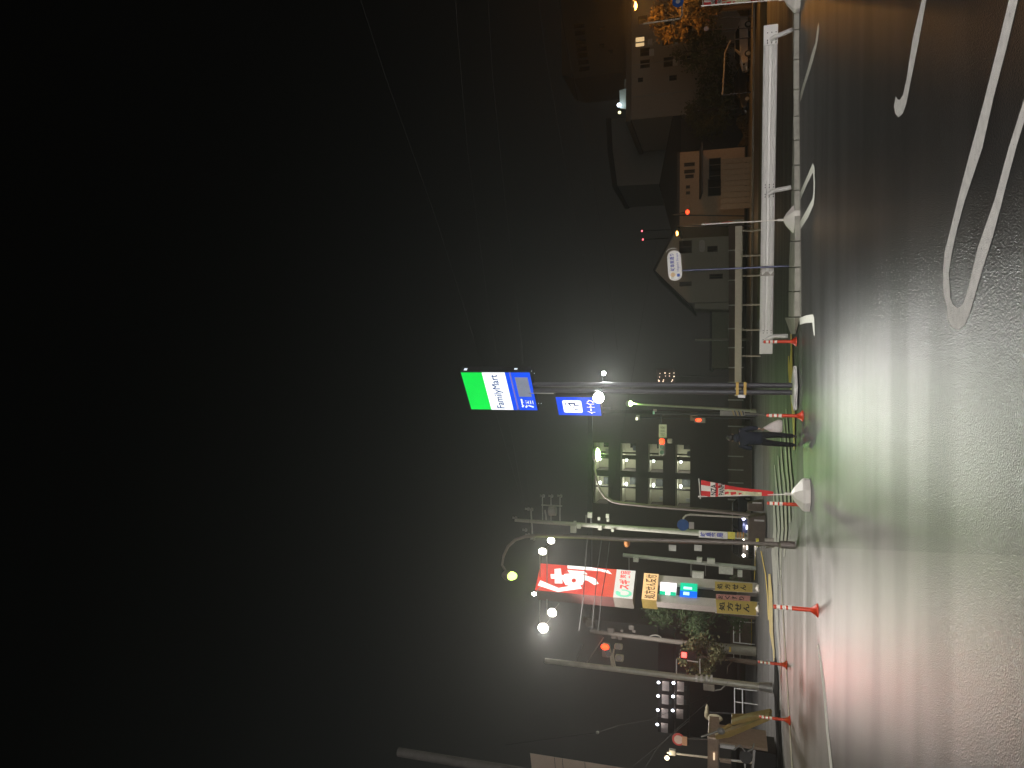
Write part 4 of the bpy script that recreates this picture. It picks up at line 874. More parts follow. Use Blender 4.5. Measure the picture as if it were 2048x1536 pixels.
# big grey roof block
D = 130; pts = [(1345, 235), (1219, 240), (1222, 300), (1232, 372), (1312, 372)]
p_ = [at(a_, b__, D) for a_, b__ in pts]
t = thing('grey_block', 'large plain grey building with a slanting lower roof line beyond the lamps', 'building', Vector((p_[0].x, D + 8, 0)))
M_gb = mat('plain grey wall', (.42, .41, .38), .9, var=.05, emit=(.15, .145, .13), es=.13)
MB().prism([Vector((p_[0].x + 3, D, 0)), Vector((p_[1].x + .5, D, p_[0].z)), p_[1], p_[2], p_[3], Vector((p_[4].x, D, 0))], (0, 16, 0)).build('wall', M_gb, t)
MB().prism([p_[1] + Vector((.3, -.2, -.3)), p_[2] + Vector((0, -.2, -.3)), p_[3] + Vector((-.3, -.2, -.3)), p_[3] + Vector((-.3, -.2, .6)), p_[2] + Vector((0, -.2, .6)), p_[1] + Vector((.3, -.2, .6))], (0, 16.4, 0)).build('parapet', mat('darker parapet', (.05, .05, .05), .9), t)
D = 95; p_ = [at(a_, b__, D) for a_, b__ in ((1345, 232), (1318, 370), (1300, 372), (1345, 470), (1400, 470), (1400, 232))]
t = thing('dark_roof', 'big dark sloping roof in front of the plain grey building', 'building', Vector(((p_[0].x + p_[3].x) / 2, D + 3, .5)))
MB().prism([p_[0], p_[1], p_[3], (p_[3].x, D, p_[3].z - 1)] + [Vector((p_[0].x, D, p_[3].z - 1))], (0, 12, 0)).build('roof', mat('dark slate roof', (.035, .033, .03), .85, bump=.4, bscale=2), t)
MB().prism([(p_[3].x + .3, D + .4, .5), (p_[0].x - .3, D + .4, .5), (p_[0].x - .3, D + .4, p_[3].z - 1), (p_[3].x + .3, D + .4, p_[3].z - 1)], (0, 11, 0)).build('wall', mat('dark plaster', (.08, .07, .06), .9), t)
# apartment block on the right
D = 100; a, b_ = at(1264, -60, D), at(1264, 240, D)
t = thing('apartment_building', 'beige apartment block at upper right with one lit window and a bright roof terrace', 'building', Vector(((a.x + b_.x) / 2, D + 8, .5)))
M_ap = mat('beige apartment wall', (.42, .37, .31), .85, var=.05, emit=(.3, .2, .12), es=.06)
MB().prism([(b_.x, D, .5), (a.x, D, .5), (a.x, D, a.z), (b_.x, D, a.z)], (0, 14, 0)).build('wall', M_ap, t)
MB().prism([(b_.x - .3, D - .3, a.z + .02), (a.x, D - .3, a.z + .02), (a.x, D - .3, a.z + .7), (b_.x - .3, D - .3, a.z + .7)], (0, 14.6, 0)).build('parapet', mat('grey parapet', (.2, .17, .14), .85, emit=(.3, .2, .12), es=.05), t)
AF = Frame((0, D, 0), (1, 0, 0))
M_lw = emis('warm lit window', (.9, .62, .3), .8)
for xx, yy, w_, h_, lt in ((1280, 84, 1.4, 1.3, 1), (1290, 104, 1.1, 1.3, 0), (1290, 128, 1.1, 1.3, 0), (1333, 52, 1.0, 1.2, 0), (1335, 81, 1.3, 1.4, 0), (1337, 124, 1.3, 1.3, 0), (1281, 160, .6, .7, 0), (1346, 156, .7, 1.0, 0), (1320, 20, 1.2, 1.3, 0), (1285, 40, 1.1, 1.2, 0), (1375, 60, 1.2, 1.2, 0), (1378, 120, 1.2, 1.2, 0)):
    q_ = at(xx, yy, D); window(AF, t, q_.x, q_.z, w_, h_, M_gl, M_fr, lit=M_lw if lt else None)
for xx, yy in ((1300, 84), (1303, 104), (1352, 81), (1350, 124)):
    q_ = at(xx, yy, D - .3); AF.slab('air_conditioner', M_white, t, q_.x - .4, q_.z - .3, q_.x + .4, q_.z + .3, .02, .35)
for yy in (70, 115, 180): q_ = at(1400, yy, D); MB().tube([(q_.x, D - .1, 1), (q_.x, D - .1, a.z)], .07, 6).build('drain_pipe', M_galv, t)
# roof terrace with light
q_ = at(1262, 152, D + 1); q2_ = at(1262, 228, D + 1); zt_2 = at(1238, 190, D + 1).z
M_tr = mat('terrace wall', (.5, .55, .52), .8)
MB().prism([(at(1262, 175, D + 2).x, D + 2, a.z + .7), (at(1262, 218, D + 2).x, D + 2, a.z + .7), (at(1262, 214, D + 2).x, D + 2, zt_2), (at(1262, 178, D + 2).x, D + 2, zt_2 + .1)], (0, .3, 0)).build('terrace_wall', M_tr, t)
MB().prism([(q_.x, D + 3, a.z + .7), (at(1262, 174, D + 3).x, D + 3, a.z + .7), (at(1262, 174, D + 3).x, D + 3, zt_2 - .4), (at(1262, 156, D + 3).x, D + 3, zt_2 - .5)], (0, .3, 0)).build('terrace_wall', M_tr, t)
MB().ball(at(1238, 210, D + 1.5), .28, 8, 6).build('terrace_lamp', emis('cool white lamp', (.75, .85, 1), 9), t, True)
MB().ball(at(1239, 225, D + 1.5), .22, 8, 6).build('terrace_lamp', emis('warm white lamp', (.9, .85, .5), 2), t, True)
lamp(t, at(1242, 200, D), 55, (.8, 1, .93), .3)
# farther block above it
D = 150; a, b_ = at(1120, 20, D), at(1120, 160, D)
t = thing('distant_apartment_building', 'dim tall apartment block behind, with a row of small dark windows', 'building', Vector(((a.x + b_.x) / 2, D + 8, 0)))
M_da = mat('dim brown wall', (.24, .21, .17), .9, var=.05, emit=(.2, .15, .09), es=.09)
MB().prism([(b_.x, D, 0), (a.x + 12, D, 0), (a.x + 12, D, a.z), (b_.x + 1, D, a.z - .5), (b_.x, D, a.z - 3)], (0, 14, 0)).build('wall', M_da, t)
DFf = Frame((0, D, 0), (1, 0, 0))
for k, yy in enumerate((52, 66, 84, 98, 111, 125, 138)):
    q_ = at(1158 + k * 1.8, yy, D); window(DFf, t, q_.x, q_.z, .9, 2.2, M_gl, M_fr)
for xx, yy in ((1205, 58), (1221, 104), (1204, 92)):
    q_ = at(xx, yy, D); window(DFf, t, q_.x, q_.z, .9, 1.0, M_gl, M_fr)
# apartment block with open lit stairwells in the centre
D = 78
a, b_ = at(1192, 826, D), at(1192, 1240, D)
t = thing('gallery_apartment_building', 'dark brown apartment block with four floors of lit open landings behind the street lamps', 'building', Vector(((a.x + b_.x) / 2, D + 6, .5)))
M_gm = mat('dark brown wall', (.085, .068, .06), .9, var=.05, emit=(.25, .19, .165), es=.14)
M_land = mat('cream landing wall', (.42, .4, .3), .85, var=.08); M_door = mat('dark door', (.05, .06, .06), .5)
xs_ = [b_.x, at(1300, 1012, D).x, at(1300, 958, D).x, at(1300, 942, D).x, at(1300, 888, D).x, a.x]
zf = [at(x_, 950, D).z for x_ in (1403, 1348, 1293, 1238, 1185)]      # floor levels
topz = zf[-1]
MB().prism([(xs_[0], D, .5), (xs_[1], D, .5), (xs_[1], D, topz), (xs_[0], D, topz)], (0, 12, 0)).build('wall', M_gm, t)
MB().prism([(xs_[4], D, .5), (xs_[5], D, .5), (xs_[5], D, topz), (xs_[4], D, topz)], (0, 12, 0)).build('wall', M_gm, t)
MB().prism([(xs_[1], D + 3, .5), (xs_[4], D + 3, .5), (xs_[4], D + 3, topz), (xs_[1], D + 3, topz)], (0, 9, 0)).build('landing_wall', M_land, t)
MB().prism([(xs_[2] + .1, D, .5), (xs_[3] - .1, D, .5), (xs_[3] - .1, D, topz), (xs_[2] + .1, D, topz)], (0, 3, 0)).build('wall', M_gm, t)
MB().prism([(xs_[1], D, .5), (xs_[4], D, .5), (xs_[4], D, zf[0]), (xs_[1], D, zf[0])], (0, 3, 0)).build('wall', M_gm, t)
MB().prism([(xs_[0] - .3, D - .3, topz), (xs_[5] + .3, D - .3, topz), (xs_[5] + .3, D - .3, topz + .5), (xs_[0] - .3, D - .3, topz + .5)], (0, 12.6, 0)).build('roof', M_rf, t)
M_tl = emis('stair lamp', (.92, 1, .93), 14)
for i in range(4):
    z0, z1 = zf[i], zf[i + 1]
    MB().prism([(xs_[1], D, z0 - .15), (xs_[4], D, z0 - .15), (xs_[4], D, z0 + 1.15), (xs_[1], D, z0 + 1.15)], (0, .15, 0)).build('balustrade', M_gm, t)
    MB().prism([(xs_[1], D + .15, z1 - .3), (xs_[4], D + .15, z1 - .3), (xs_[4], D + 3, z1 - .3), (xs_[1], D + 3, z1 - .3)], (0, 0, .2)).build('landing_slab', M_land, t)
    for j, (xl, xr_) in enumerate(((xs_[1], xs_[2]), (xs_[3], xs_[4]))):
        lx = xl + (xr_ - xl) * (.72 if j == 0 else .35); lz = z1 - .62
        MB().ball((lx, D + 1.2, lz), (.2, .12, .13), 10, 6).build('stair_lamp', M_tl, t, True)
        lamp(t, (lx, D + 1.3, lz - .25), 62 * random.uniform(.55, 1.25), (.95, 1, .85), .15)
        MB().prism([((xl + xr_) / 2 + .3, D + .3, z0 + 1.15), ((xl + xr_) / 2 + .45, D + .3, z0 + 1.15), ((xl + xr_) / 2 + .45, D + .3, z1 - .3), ((xl + xr_) / 2 + .3, D + .3, z1 - .3)], (0, .4, 0)).build('pillar', M_gm, t)
        if j == 0:
            MB().box((xr_ - .65 - .1 * (i % 2), D + 2.9, z0 + 1.55), (.8, .1, 1.2)).build('door', M_door, t)
            if i != 2: MB().box((xl + .45, D + 2.6, z0 + 1.5), (.35, .3, .45)).build('meter_box', M_galv, t)
        else:
            MB().box((xl + (xr_ - xl) * .47, D + .45, (z0 + z1) / 2 + .4), (.42, .5, z1 - z0 - 1.4)).build('screen', M_gm, t)
            MB().box((xr_ - .45, D + 2.9, z0 + 1.6), (.5, .1, .8 + .1 * i)).build('window_pane', M_gl, t)
            MB().box((xr_ - .9 + .2 * (i % 3), D + .1, z0 + 1.3), (.5, .12, .35)).build('hung_cloth', mat('dim cloth %d' % (i % 2), (.3, .28, .25) if i % 2 else (.12, .13, .16), .9), t)
# long dark block continuing left of it
D = 110; a, b_ = at(1300, 1236, D), at(1300, 1480, D)
t = thing('distant_gallery_building', 'far dark apartment block at left with two rows of tiny bright gallery lamps', 'building', Vector(((a.x + b_.x) / 2, D + 6, .5)))
M_dg = mat('dark plum wall', (.05, .04, .04), .9, emit=(.2, .15, .15), es=.11)
zz = [at(x_, 1400, D).z for x_ in (1400, 1372, 1343, 1312)]
MB().prism([(b_.x, D + 3, .5), (a.x, D + 3, .5), (a.x, D + 3, zz[3]), (b_.x, D + 3, zz[3])], (0, 10, 0)).build('wall', M_dg, t)
M_gp = mat('pale gallery panel', (.5, .43, .4), .8)
for r_ in range(2):
    z0 = zz[r_ + 1]
    MB().prism([(b_.x, D + .1, z0 - .4), (a.x, D + .1, z0 - .4), (a.x, D + .1, z0 - .2), (b_.x, D + .1, z0 - .2)], (0, 3, 0)).build('gallery_slab', M_dg, t)
    for k, yy in enumerate(((1366, 1393, 1421) if r_ == 0 else (1365, 1392, 1420, 1449))):
        p_ = at((1347, 1317)[r_] + k * -.8, yy, D); 
        MB().ball(p_, (.2, .15, .22), 8, 6).build('gallery_lamp', emis('cool gallery lamp', (.85, .9, 1), 9), t, True)
        lamp(t, p_ - Vector((0, -.6, .4)), 22, (1, .92, .88), .15)
        MB().box((p_.x - .9, D + 1.2, p_.z - .95), (1.4, .1, 1.0)).build('gallery_panel', M_gp, t)
        MB().box((p_.x + .25, D + 2.8, p_.z - 1.0), (.7, .1, 1.6)).build('door', M_door, t)
# low dark shops line under the poles
D = 60; a, b_ = at(1408, 1000, D), at(1408, 1300, D)
t = thing('roadside_wall', 'long low brown wall behind the vehicles under the street lamps', 'wall', Vector(((a.x + b_.x) / 2, D, .1)))
MB().prism([(b_.x, D, 0), (a.x + 6, D, 0), (a.x + 6, D, 1.55), (b_.x, D, 1.55)], (0, .3, 0)).build('wall', mat('low brown wall', (.12, .095, .08), .9, var=.15), t)
D = 41
for lb, (y0_2, y1_2), m_, zh, D in (('low brown planter block with a pale plate beside the far street lamp', (1000, 1022), mat('brown block', (.2, .165, .14), .9, var=.1), .75, 39), ('low brown block left of the far street lamp', (1028, 1082), mat('brown block', (.2, .165, .14), .9, var=.1), .8, 36)):
    a, b_ = at(1500, y0_2, D), at(1500, y1_2, D)
    o = thing('planter', lb, 'planter', Vector(((a.x + b_.x) / 2, D + .3, 0)), 'low brown blocks by the far lamp')
    MB().prism([(b_.x, D, 0), (a.x, D, 0), (a.x - .2, D, zh), (b_.x, D, zh)], (0, .7, 0)).build('block', m_, o, bevel=.04)
    MB().box((b_.x + (a.x - b_.x) * .78, D - .02, .3), (.08, .04, .45)).build('plate', M_white, o)

# ------------------------------------------------------------------ traffic light in the middle with place-name plate
D = 48; c_ = at(1323, 883, D)
t = thing('traffic_signal', 'red traffic light with a pale place-name plate hanging left of the pole sign', 'traffic light', foot_at(1500, 905, D), 'traffic lights')
MB().tube([foot_at(1500, 830, D), at(1310, 826, D)], .09, 8).build('pole', M_dark, t)
MB().tube([at(1322, 828, D), at(1322, 912, D)], .045, 8).build('arm', M_dark, t)
sh_ = MB().box(at(1324, 893, D - .1), (1.15, .22, .42)).build('signal_head', M_sigb, t, bevel=.08)
MB().ball(at(1324, 883, D - .25), (.19, .1, .17), 12, 8).build('red_light', ee_r, sh_, True)
for yy in (894, 905): MB().tube([at(1324, yy, D - .3), at(1324, yy, D - .2)], .14, 12).build('lens', mat('dark green lens', (.06, .14, .08), .4), sh_)
lamp(t, at(1324, 883, D - .4), 40, (1, .15, .05), .12, spot=((0, -1, -.1), R(120)))
MB().box(at(1325.5, 862, D - .05), (.85, .04, .5)).build('name_plate', mat('pale name plate', (.6, .6, .48), .6, emit=(.6, .6, .45), es=.28), t)
q_ = at(1325.5, 862, D - .08); text(Frame((q_.x, q_.y, q_.z), (1, 0, 0)), '岐阜東', mat('grey print', (.2, .2, .16), .6), t, -.32, -.16, .32, .16, .0)
MB().box(at(1340, 882, D), (.3, .3, .3)).build('side_signal', M_sigb, t, bevel=.05)
D = 52; c_ = at(1397, 840, D)
t = thing('traffic_signal', 'small red traffic light low behind the person, beside the striped pole foot', 'traffic light', foot_at(1500, 838, D), 'traffic lights')
MB().tube([foot_at(1500, 836, D), at(1385, 834, D)], .06, 8).build('pole', M_dark, t)
MB().box(c_ + Vector((0, .1, -.1)), (.4, .25, .75)).build('signal_head', M_sigb, t, bevel=.05); MB().ball(c_ + Vector((0, -.05, 0)), (.12, .08, .2), 10, 6).build('red_light', ee_r, t, True)
MB().box(at(1388, 833, D), (.6, .05, .5)).build('plate', mat('reddish plate', (.3, .2, .16), .7), t)
D = 38; f7 = foot_at(1490, 828, D)
t = thing('striped_bollard', 'low pale post board with yellow and black stripes at its foot', 'road marker', f7)
a, b_ = at(1440, 826, D), at(1466, 828, D); c0 = at(1490, 829, D)
MB().box((a.x, D, (a.z + c0.z) / 2), (.26, .08, a.z - c0.z)).build('board', mat('pale grey board', (.45, .44, .4), .6), t)
for k in range(6):
    zc = b_.z - (b_.z - c0.z) * (k + .3) / 6; MB().prism([(a.x - .13, D - .05, zc - .05), (a.x + .13, D - .05, zc + .03), (a.x + .13, D - .05, zc + .07), (a.x - .13, D - .05, zc - .01)], (0, .01, 0)).build('stripe', M_yel if k % 2 == 0 else M_ink, t)
MB().tube([foot_at(1500, 828, D), (a.x, D + .06, a.z)], .05, 8).build('post', M_galv, t)
# lamp boxes in the distance
for (xx, yy), lb, col, s_ in (((1276, 835), 'small lit box lamp below the slim green lamp', (1, .97, .75), .5), ((1310, 823), 'small pale green lit board under the slim lamp', (.3, .6, .38), .5)):
    p_ = at(xx, yy, 62); o = thing('lit_box', lb, 'light box', p_)
    MB().box(p_, (.42, .2, .3)).build('casing', mat('beige casing', (.4, .35, .28), .6, emit=(.6, .5, .35), es=.25), o, bevel=.03)
    MB().box(p_ + Vector((-.1, -.13, .1)), (.25, .04, .16)).build('diffuser', emis('box diffuser %d' % xx, col, 2 if xx == 1276 else .6), o, bevel=.02)
    MB().tube([p_, Vector((p_.x, 62.1, .1))], .05, 6).build('post', M_dark, o)
# string of tiny lights
t = thing('light_cluster', 'cluster of tiny warm points of light right behind the sign poles', 'lights', at(1330, 752, 90))
MB().tube([Vector((at(1330, 752, 90).x, 90.3, .5)), at(1318, 752, 90.3)], .06, 6).build('mast', M_dark, t)
MB().box(at(1331, 752, 90.2), (1.8, .06, 2.2)).build('board', mat('dark board', (.04, .025, .02), .8), t)
for a_, b__ in ((1318, 762), (1320, 747), (1330, 746), (1339, 747), (1348, 746), (1331, 752), (1339, 752), (1348, 753), (1319, 754), (1326, 763), (1327, 760), (1343, 763), (1345, 760), (1317, 760)):
    MB().ball(at(a_, b__, 90), random.uniform(.05, .09), 6, 4).build('bulb', emis('tiny warm bulb', (1, .72, .55), 2.5), t)
for (xx, yy), lb in (((1284, 462), 'upper aviation-red point light above the gabled house, nearer the edge'), ((1286, 479), 'red point light just left of the other above the gabled house')):
    p_ = at(xx, yy, 180); o = thing('red_beacon', lb, 'light', p_, 'red lights on a far mast')
    MB().ball(p_, .22, 8, 6).build('red_light', emis('red beacon', (1, .12, .16), 4), o, True)
    MB().tube([p_, Vector((p_.x, 180.2, .5))], .15, 6).build('mast', mat('unlit mast', (.02, .02, .02), .9), o)

# ------------------------------------------------------------------ pipe fence on the left
def pipe_fence(label, y0, y1, D0_, D1_, nposts, z_):
    t = thing('pipe_fence', label, 'fence', foot_at(1500, (y0 + y1) / 2, (D0_ + D1_) / 2), 'white pipe fences under the signal pole')
    m_ = mat('white pipe', (.62, .64, .66), .5, emit=(.5, .52, .55), es=.12)
    for zz_ in z_:
        a = at(1480, y0, D0_); b = at(1480, y1, D1_); MB().tube([(a.x, D0_, zz_), (b.x, D1_, zz_)], .03, 8).build('rail', m_, t, True)
    for k in range(nposts):
        f = k / (nposts - 1); D = D0_ + (D1_ - D0_) * f; a = at(1480, y0 + (y1 - y0) * f, D); MB().tube([(a.x, D, 0), (a.x, D, z_[0] + .03)], .032, 8).build('post', m_, t, True)
pipe_fence('white pipe fence right of the wrapped pole', 1243, 1286, 52, 51, 2, (1.35, .95))
pipe_fence('short white pipe fence between the wrapped pole and the signal pole', 1297, 1324, 50, 49, 2, (1.35, .95))
pipe_fence('white pipe fence left of the signal pole', 1378, 1432, 46, 44, 3, (1.3, .85))

# ------------------------------------------------------------------ vehicles
def car(label, p, yaw, col, lights=None, s=1, lcol=(.75, .75, 1), tail=False):
    t = thing('parked_car', label, 'car', Vector((p[0], p[1], 0)), 'vehicles beyond the road')
    cy, sy = math.cos(yaw), math.sin(yaw)
    def T(x, y, z): return Vector((p[0] + (x * cy - y * sy) * s, p[1] + (x * sy + y * cy) * s, z * s))
    mb_ = mat('car paint %.2f %.2f' % (col[0], col[2]), col, .3, .3)
    prof = [(-2.1, .35), (-2.15, .75), (-1.3, .98), (-.75, 1.42), (.9, 1.48), (1.75, 1.0), (2.1, .9), (2.1, .35)]
    b = MB(); vs = []
    for sgn in (-1, 1):
        for x, z in prof: vs.append(T(x, sgn * (.82 if z < 1.1 else .66), z))
    n = len(prof); b.add(vs, [tuple(range(n)), tuple(range(2 * n - 1, n - 1, -1))] + [(i, (i + 1) % n, n + (i + 1) % n, n + i) for i in range(n)])
    b.build('body', mb_, t, bevel=.05)
    for sgn in (-1, 1):
        MB().prism([T(-1.15, sgn * .8, 1.0), T(-.7, sgn * .7, 1.36), T(.8, sgn * .7, 1.4), T(1.5, sgn * .8, 1.02)], T(0, sgn * .02, 0) - T(0, 0, 0)).build('side_window', M_gl, t)
        for x in (-1.35, 1.35):
            w = MB().tube([T(x, sgn * .84, .32), T(x, sgn * .64, .32)], .32 * s, 16).build('wheel', M_black2, t)
            MB().tube([T(x, sgn * .86, .32), T(x, sgn * .83, .32)], .18 * s, 12).build('rim', M_galv, w)
    MB().prism([T(-1.33, -.6, 1.02), T(-1.33, .6, 1.02), T(-.82, .56, 1.4), T(-.82, -.56, 1.4)], T(-.03, 0, .02) - T(0, 0, 0)).build('windscreen', M_gl, t)
    for sgn in (-1, 1):
        MB().ball(T(-2.12, sgn * .6, .68), .1 * s, 10, 6).build('headlight', lights or M_gl, t, True)
    MB().box(T(-2.15, 0, .45), (.3, .3, .12)).build('number_plate', M_white, t)
    if lights: lamp(t, T(-2.5, 0, .68), 40, lcol, .1)
    return t
M_hl = emis('blue-white headlight', (.62, .6, 1), 22); M_hl2 = emis('warm headlight', (1, .93, .8), 26)
c1 = at(1466, 1045, 56); car('dark car with a blue-white headlight behind the hooked sign pole', (c1.x + .3, 57.5), R(78), (.02, .025, .05), M_hl)
c2 = at(1464, 1019, 62); car('dark car farther off with a single blue-white glow, right of the hooked sign', (c2.x + .2, 64), R(80), (.015, .018, .03), M_hl)
c3 = at(1466, 1101, 54); car('car with bright warm headlights between the two left poles', (c3.x, 56.5), R(96), (.05, .045, .045), M_hl2, lcol=(1, .9, .75))
c4 = at(1466, 1076, 58); car('car with one bright headlight right of the near lamp pole', (c4.x, 59.5), R(85), (.04, .035, .035), M_hl2, lcol=(1, .9, .75))
c5 = at(1470, 112, 68); car('small pale car lit orange by the sodium lamp at right', (c5.x, 66), R(8), (.45, .4, .36))
c6 = at(1470, 180, 70); car('dark car parked left of the orange-lit pale car', (c6.x, 70), R(5), (.03, .03, .03))
# bicycle-shelter roof line above it
o = MB().tube([at(1461, 80, 64), at(1450, 105, 64), at(1448, 140, 64), at(1445, 190, 64)], .06, 8).build('shelter_roof', mat('pale shelter pipe', (.35, .3, .26), .6), None, True)
tag(o, 'curved pale roof pipe over the cars at right', 'shelter')
for k, yy in enumerate((80, 190)):
    a = at(1461 if k == 0 else 1445, yy, 64); q_ = MB().tube([a, Vector((a.x, 64, .1))], .05, 6).build('post', M_dark, o)

# yellow machine at the far left
D = 27
t = thing('work_machine', 'beige work machine at the left edge with its yellow arm lowered to the road', 'machine', foot_at(1540, 1510, D))
M_my = mat('dull machine yellow', (.36, .25, .08), .5, var=.15, scale=4); M_mb = mat('beige machine panel', (.45, .34, .26), .35, .2, var=.1)
def bar(name, pts, th_, m_, w=.3, dd=0):
    p_ = [at(a_, b__, D + dd) for a_, b__ in pts]; MB().prism(p_, (0, w, 0)).build(name, m_, t, bevel=.02)
bar('arm', [(1432, 1480), (1430, 1471), (1480, 1455), (1538, 1432), (1545, 1436), (1540, 1441), (1500, 1458), (1460, 1475)], 0, M_my)
bar('arm', [(1462, 1452), (1463, 1445), (1505, 1433), (1530, 1430), (1532, 1435), (1500, 1443)], 0, M_my, dd=-.1)
bar('arm', [(1463, 1442), (1463, 1434), (1490, 1434), (1540, 1424), (1545, 1427), (1500, 1440)], 0, M_my, dd=.4)
MB().tube([at(1402, 1474, D - .1), at(1440, 1461, D - .1)], .035, 8).build('hydraulic_rod', M_galv, t)
MB().tube([at(1436, 1462, D - .1), at(1462, 1450, D - .1)], .07, 10).build('hydraulic_cylinder', M_my, t)
MB().ball(at(1442, 1462, D - .2), (.12, .1, .14), 10, 6).build('joint', M_galv, t)
z0, z1 = at(1437, 1510, D).z, at(1415, 1510, D).z; xa = at(1425, 1476, D).x
MB().prism([(xa, D, z0), (xa - 3, D + .2, z0), (xa - 3, D + .2, z1), (xa, D, z1)], (0, 1.8, 0)).build('upper_beam', M_mb, t, bevel=.03)
MB().box(at(1428, 1513, D - .02), (.25, .03, .06)).build('lamp_reflection_strip', emis('reflection glow', (1, .75, .5), 1.0), t)  # glowing strip stands in for a lamp's reflection on the beam
MB().prism([(xa - .15, D + .1, .3), (xa - .25, D + .1, .3), (xa - .25, D + .1, z0), (xa - .15, D + .1, z0)], (0, 1.4, 0)).build('frame_post', M_mb, t)
for (x0_, y0_3, x1_, y1_3), m_ in (((1440, 1489, 1470, 1500), M_white), ((1440, 1518, 1462, 1528), M_mb)):
    a, b = at(x0_, y0_3, D - .1), at(x1_, y1_3, D - .1); MB().prism([(a.x, D - .1, b.z), (b.x, D - .1, b.z), (b.x, D - .1, a.z), (a.x, D - .1, a.z)], (0, .1, 0)).build('panel', m_, t, bevel=.01)
MB().tube([at(1468, 1500, D - .2), at(1480, 1490, D - .2), at(1492, 1505, D - .2), at(1505, 1498, D - .2), at(1508, 1487, D - .2)], .03, 8).build('hose', M_galv, t, True)
MB().tube([at(1492, 1514, D - .3), at(1492, 1514, D + .2)], .22, 14).build('wheel', M_black2, t, True)
MB().tube([at(1490, 1521, D - .1), at(1490, 1545, D - .1)], .03, 8).build('rail', M_white, t)
MB().tube([at(1462, 1520, D - .1), at(1490, 1523, D - .1)], .03, 8).build('rail', M_white, t)
MB().prism([(xa - .4, D + .3, 0), (xa - 3, D + .3, 0), (xa - 3, D + .3, .9), (xa - .4, D + .3, .7)], (0, 1.3, 0)).build('undercarriage', M_black2, t)
D = 34; f8 = foot_at(1500, 1524, D)
t = thing('street_lamp', 'slim white lamp pole with a small warm light above the work machine', 'street lamp', f8, 'street lamps')
MB().tube([f8, at(1350, 1507, D), at(1334, 1505, D)], [.05, .045, .04], 8).build('pole', mat('white painted pole', (.75, .73, .66), .4), t, True)
MB().box(at(1345, 1504, D), (.25, .2, .3)).build('bracket_box', M_galv, t, bevel=.02)
MB().ball(at(1334, 1516, D), (.09, .09, .1), 10, 6).build('lamp_glass', emis('small warm lamp', (1, .78, .5), 10), t, True)
lamp(t, at(1336, 1516, D - .3), 12, (1, .8, .5), .08)
D = 36; f9 = foot_at(1500, 1480, D); c_ = at(1357, 1479, D)
t = thing('round_road_sign', 'round pink-white prohibition sign with a small plate, above the work machine', 'road sign', f9)
MB().tube([f9, c_ + Vector((0, .08, .3))], .035, 8).build('pole', M_dark, t)
MB().tube([c_, c_ + Vector((0, .03, 0))], .3, 24).build('disc', mat('red sign rim', (.5, .06, .07), .5), t)
MB().tube([c_ + Vector((0, -.01, 0)), c_ + Vector((0, -.02, 0))], .21, 20).build('disc_centre', mat('pinkish white print', (.6, .5, .5), .5), t)
MB().box(at(1369, 1482, D - .02), (.42, .03, .24)).build('sub_plate', mat('orange plate', (.55, .33, .22), .5), t)
# mirrors / bright back panels near pole (x~1405-1440,y~1420-1440)
D = 48; f10 = foot_at(1500, 1428, D)
t = thing('flower_sculpture', 'dim pale rounded ornament on a post left of the signal pole', 'ornament', f10)
MB().tube([f10, at(1415, 1425, D)], .05, 6).build('post', M_dark, t)
for a_, b__, r1, r2, an in ((1414, 1424, .5, .12, .6), (1428, 1436, .26, .55, -.2), (1412, 1428, .3, .1, .9)):
    MB().ball(at(a_, b__, D), (r1, .1, r2), 12, 8).build('panel', mat('dim cream panel', (.4, .37, .26), .7), t, True)

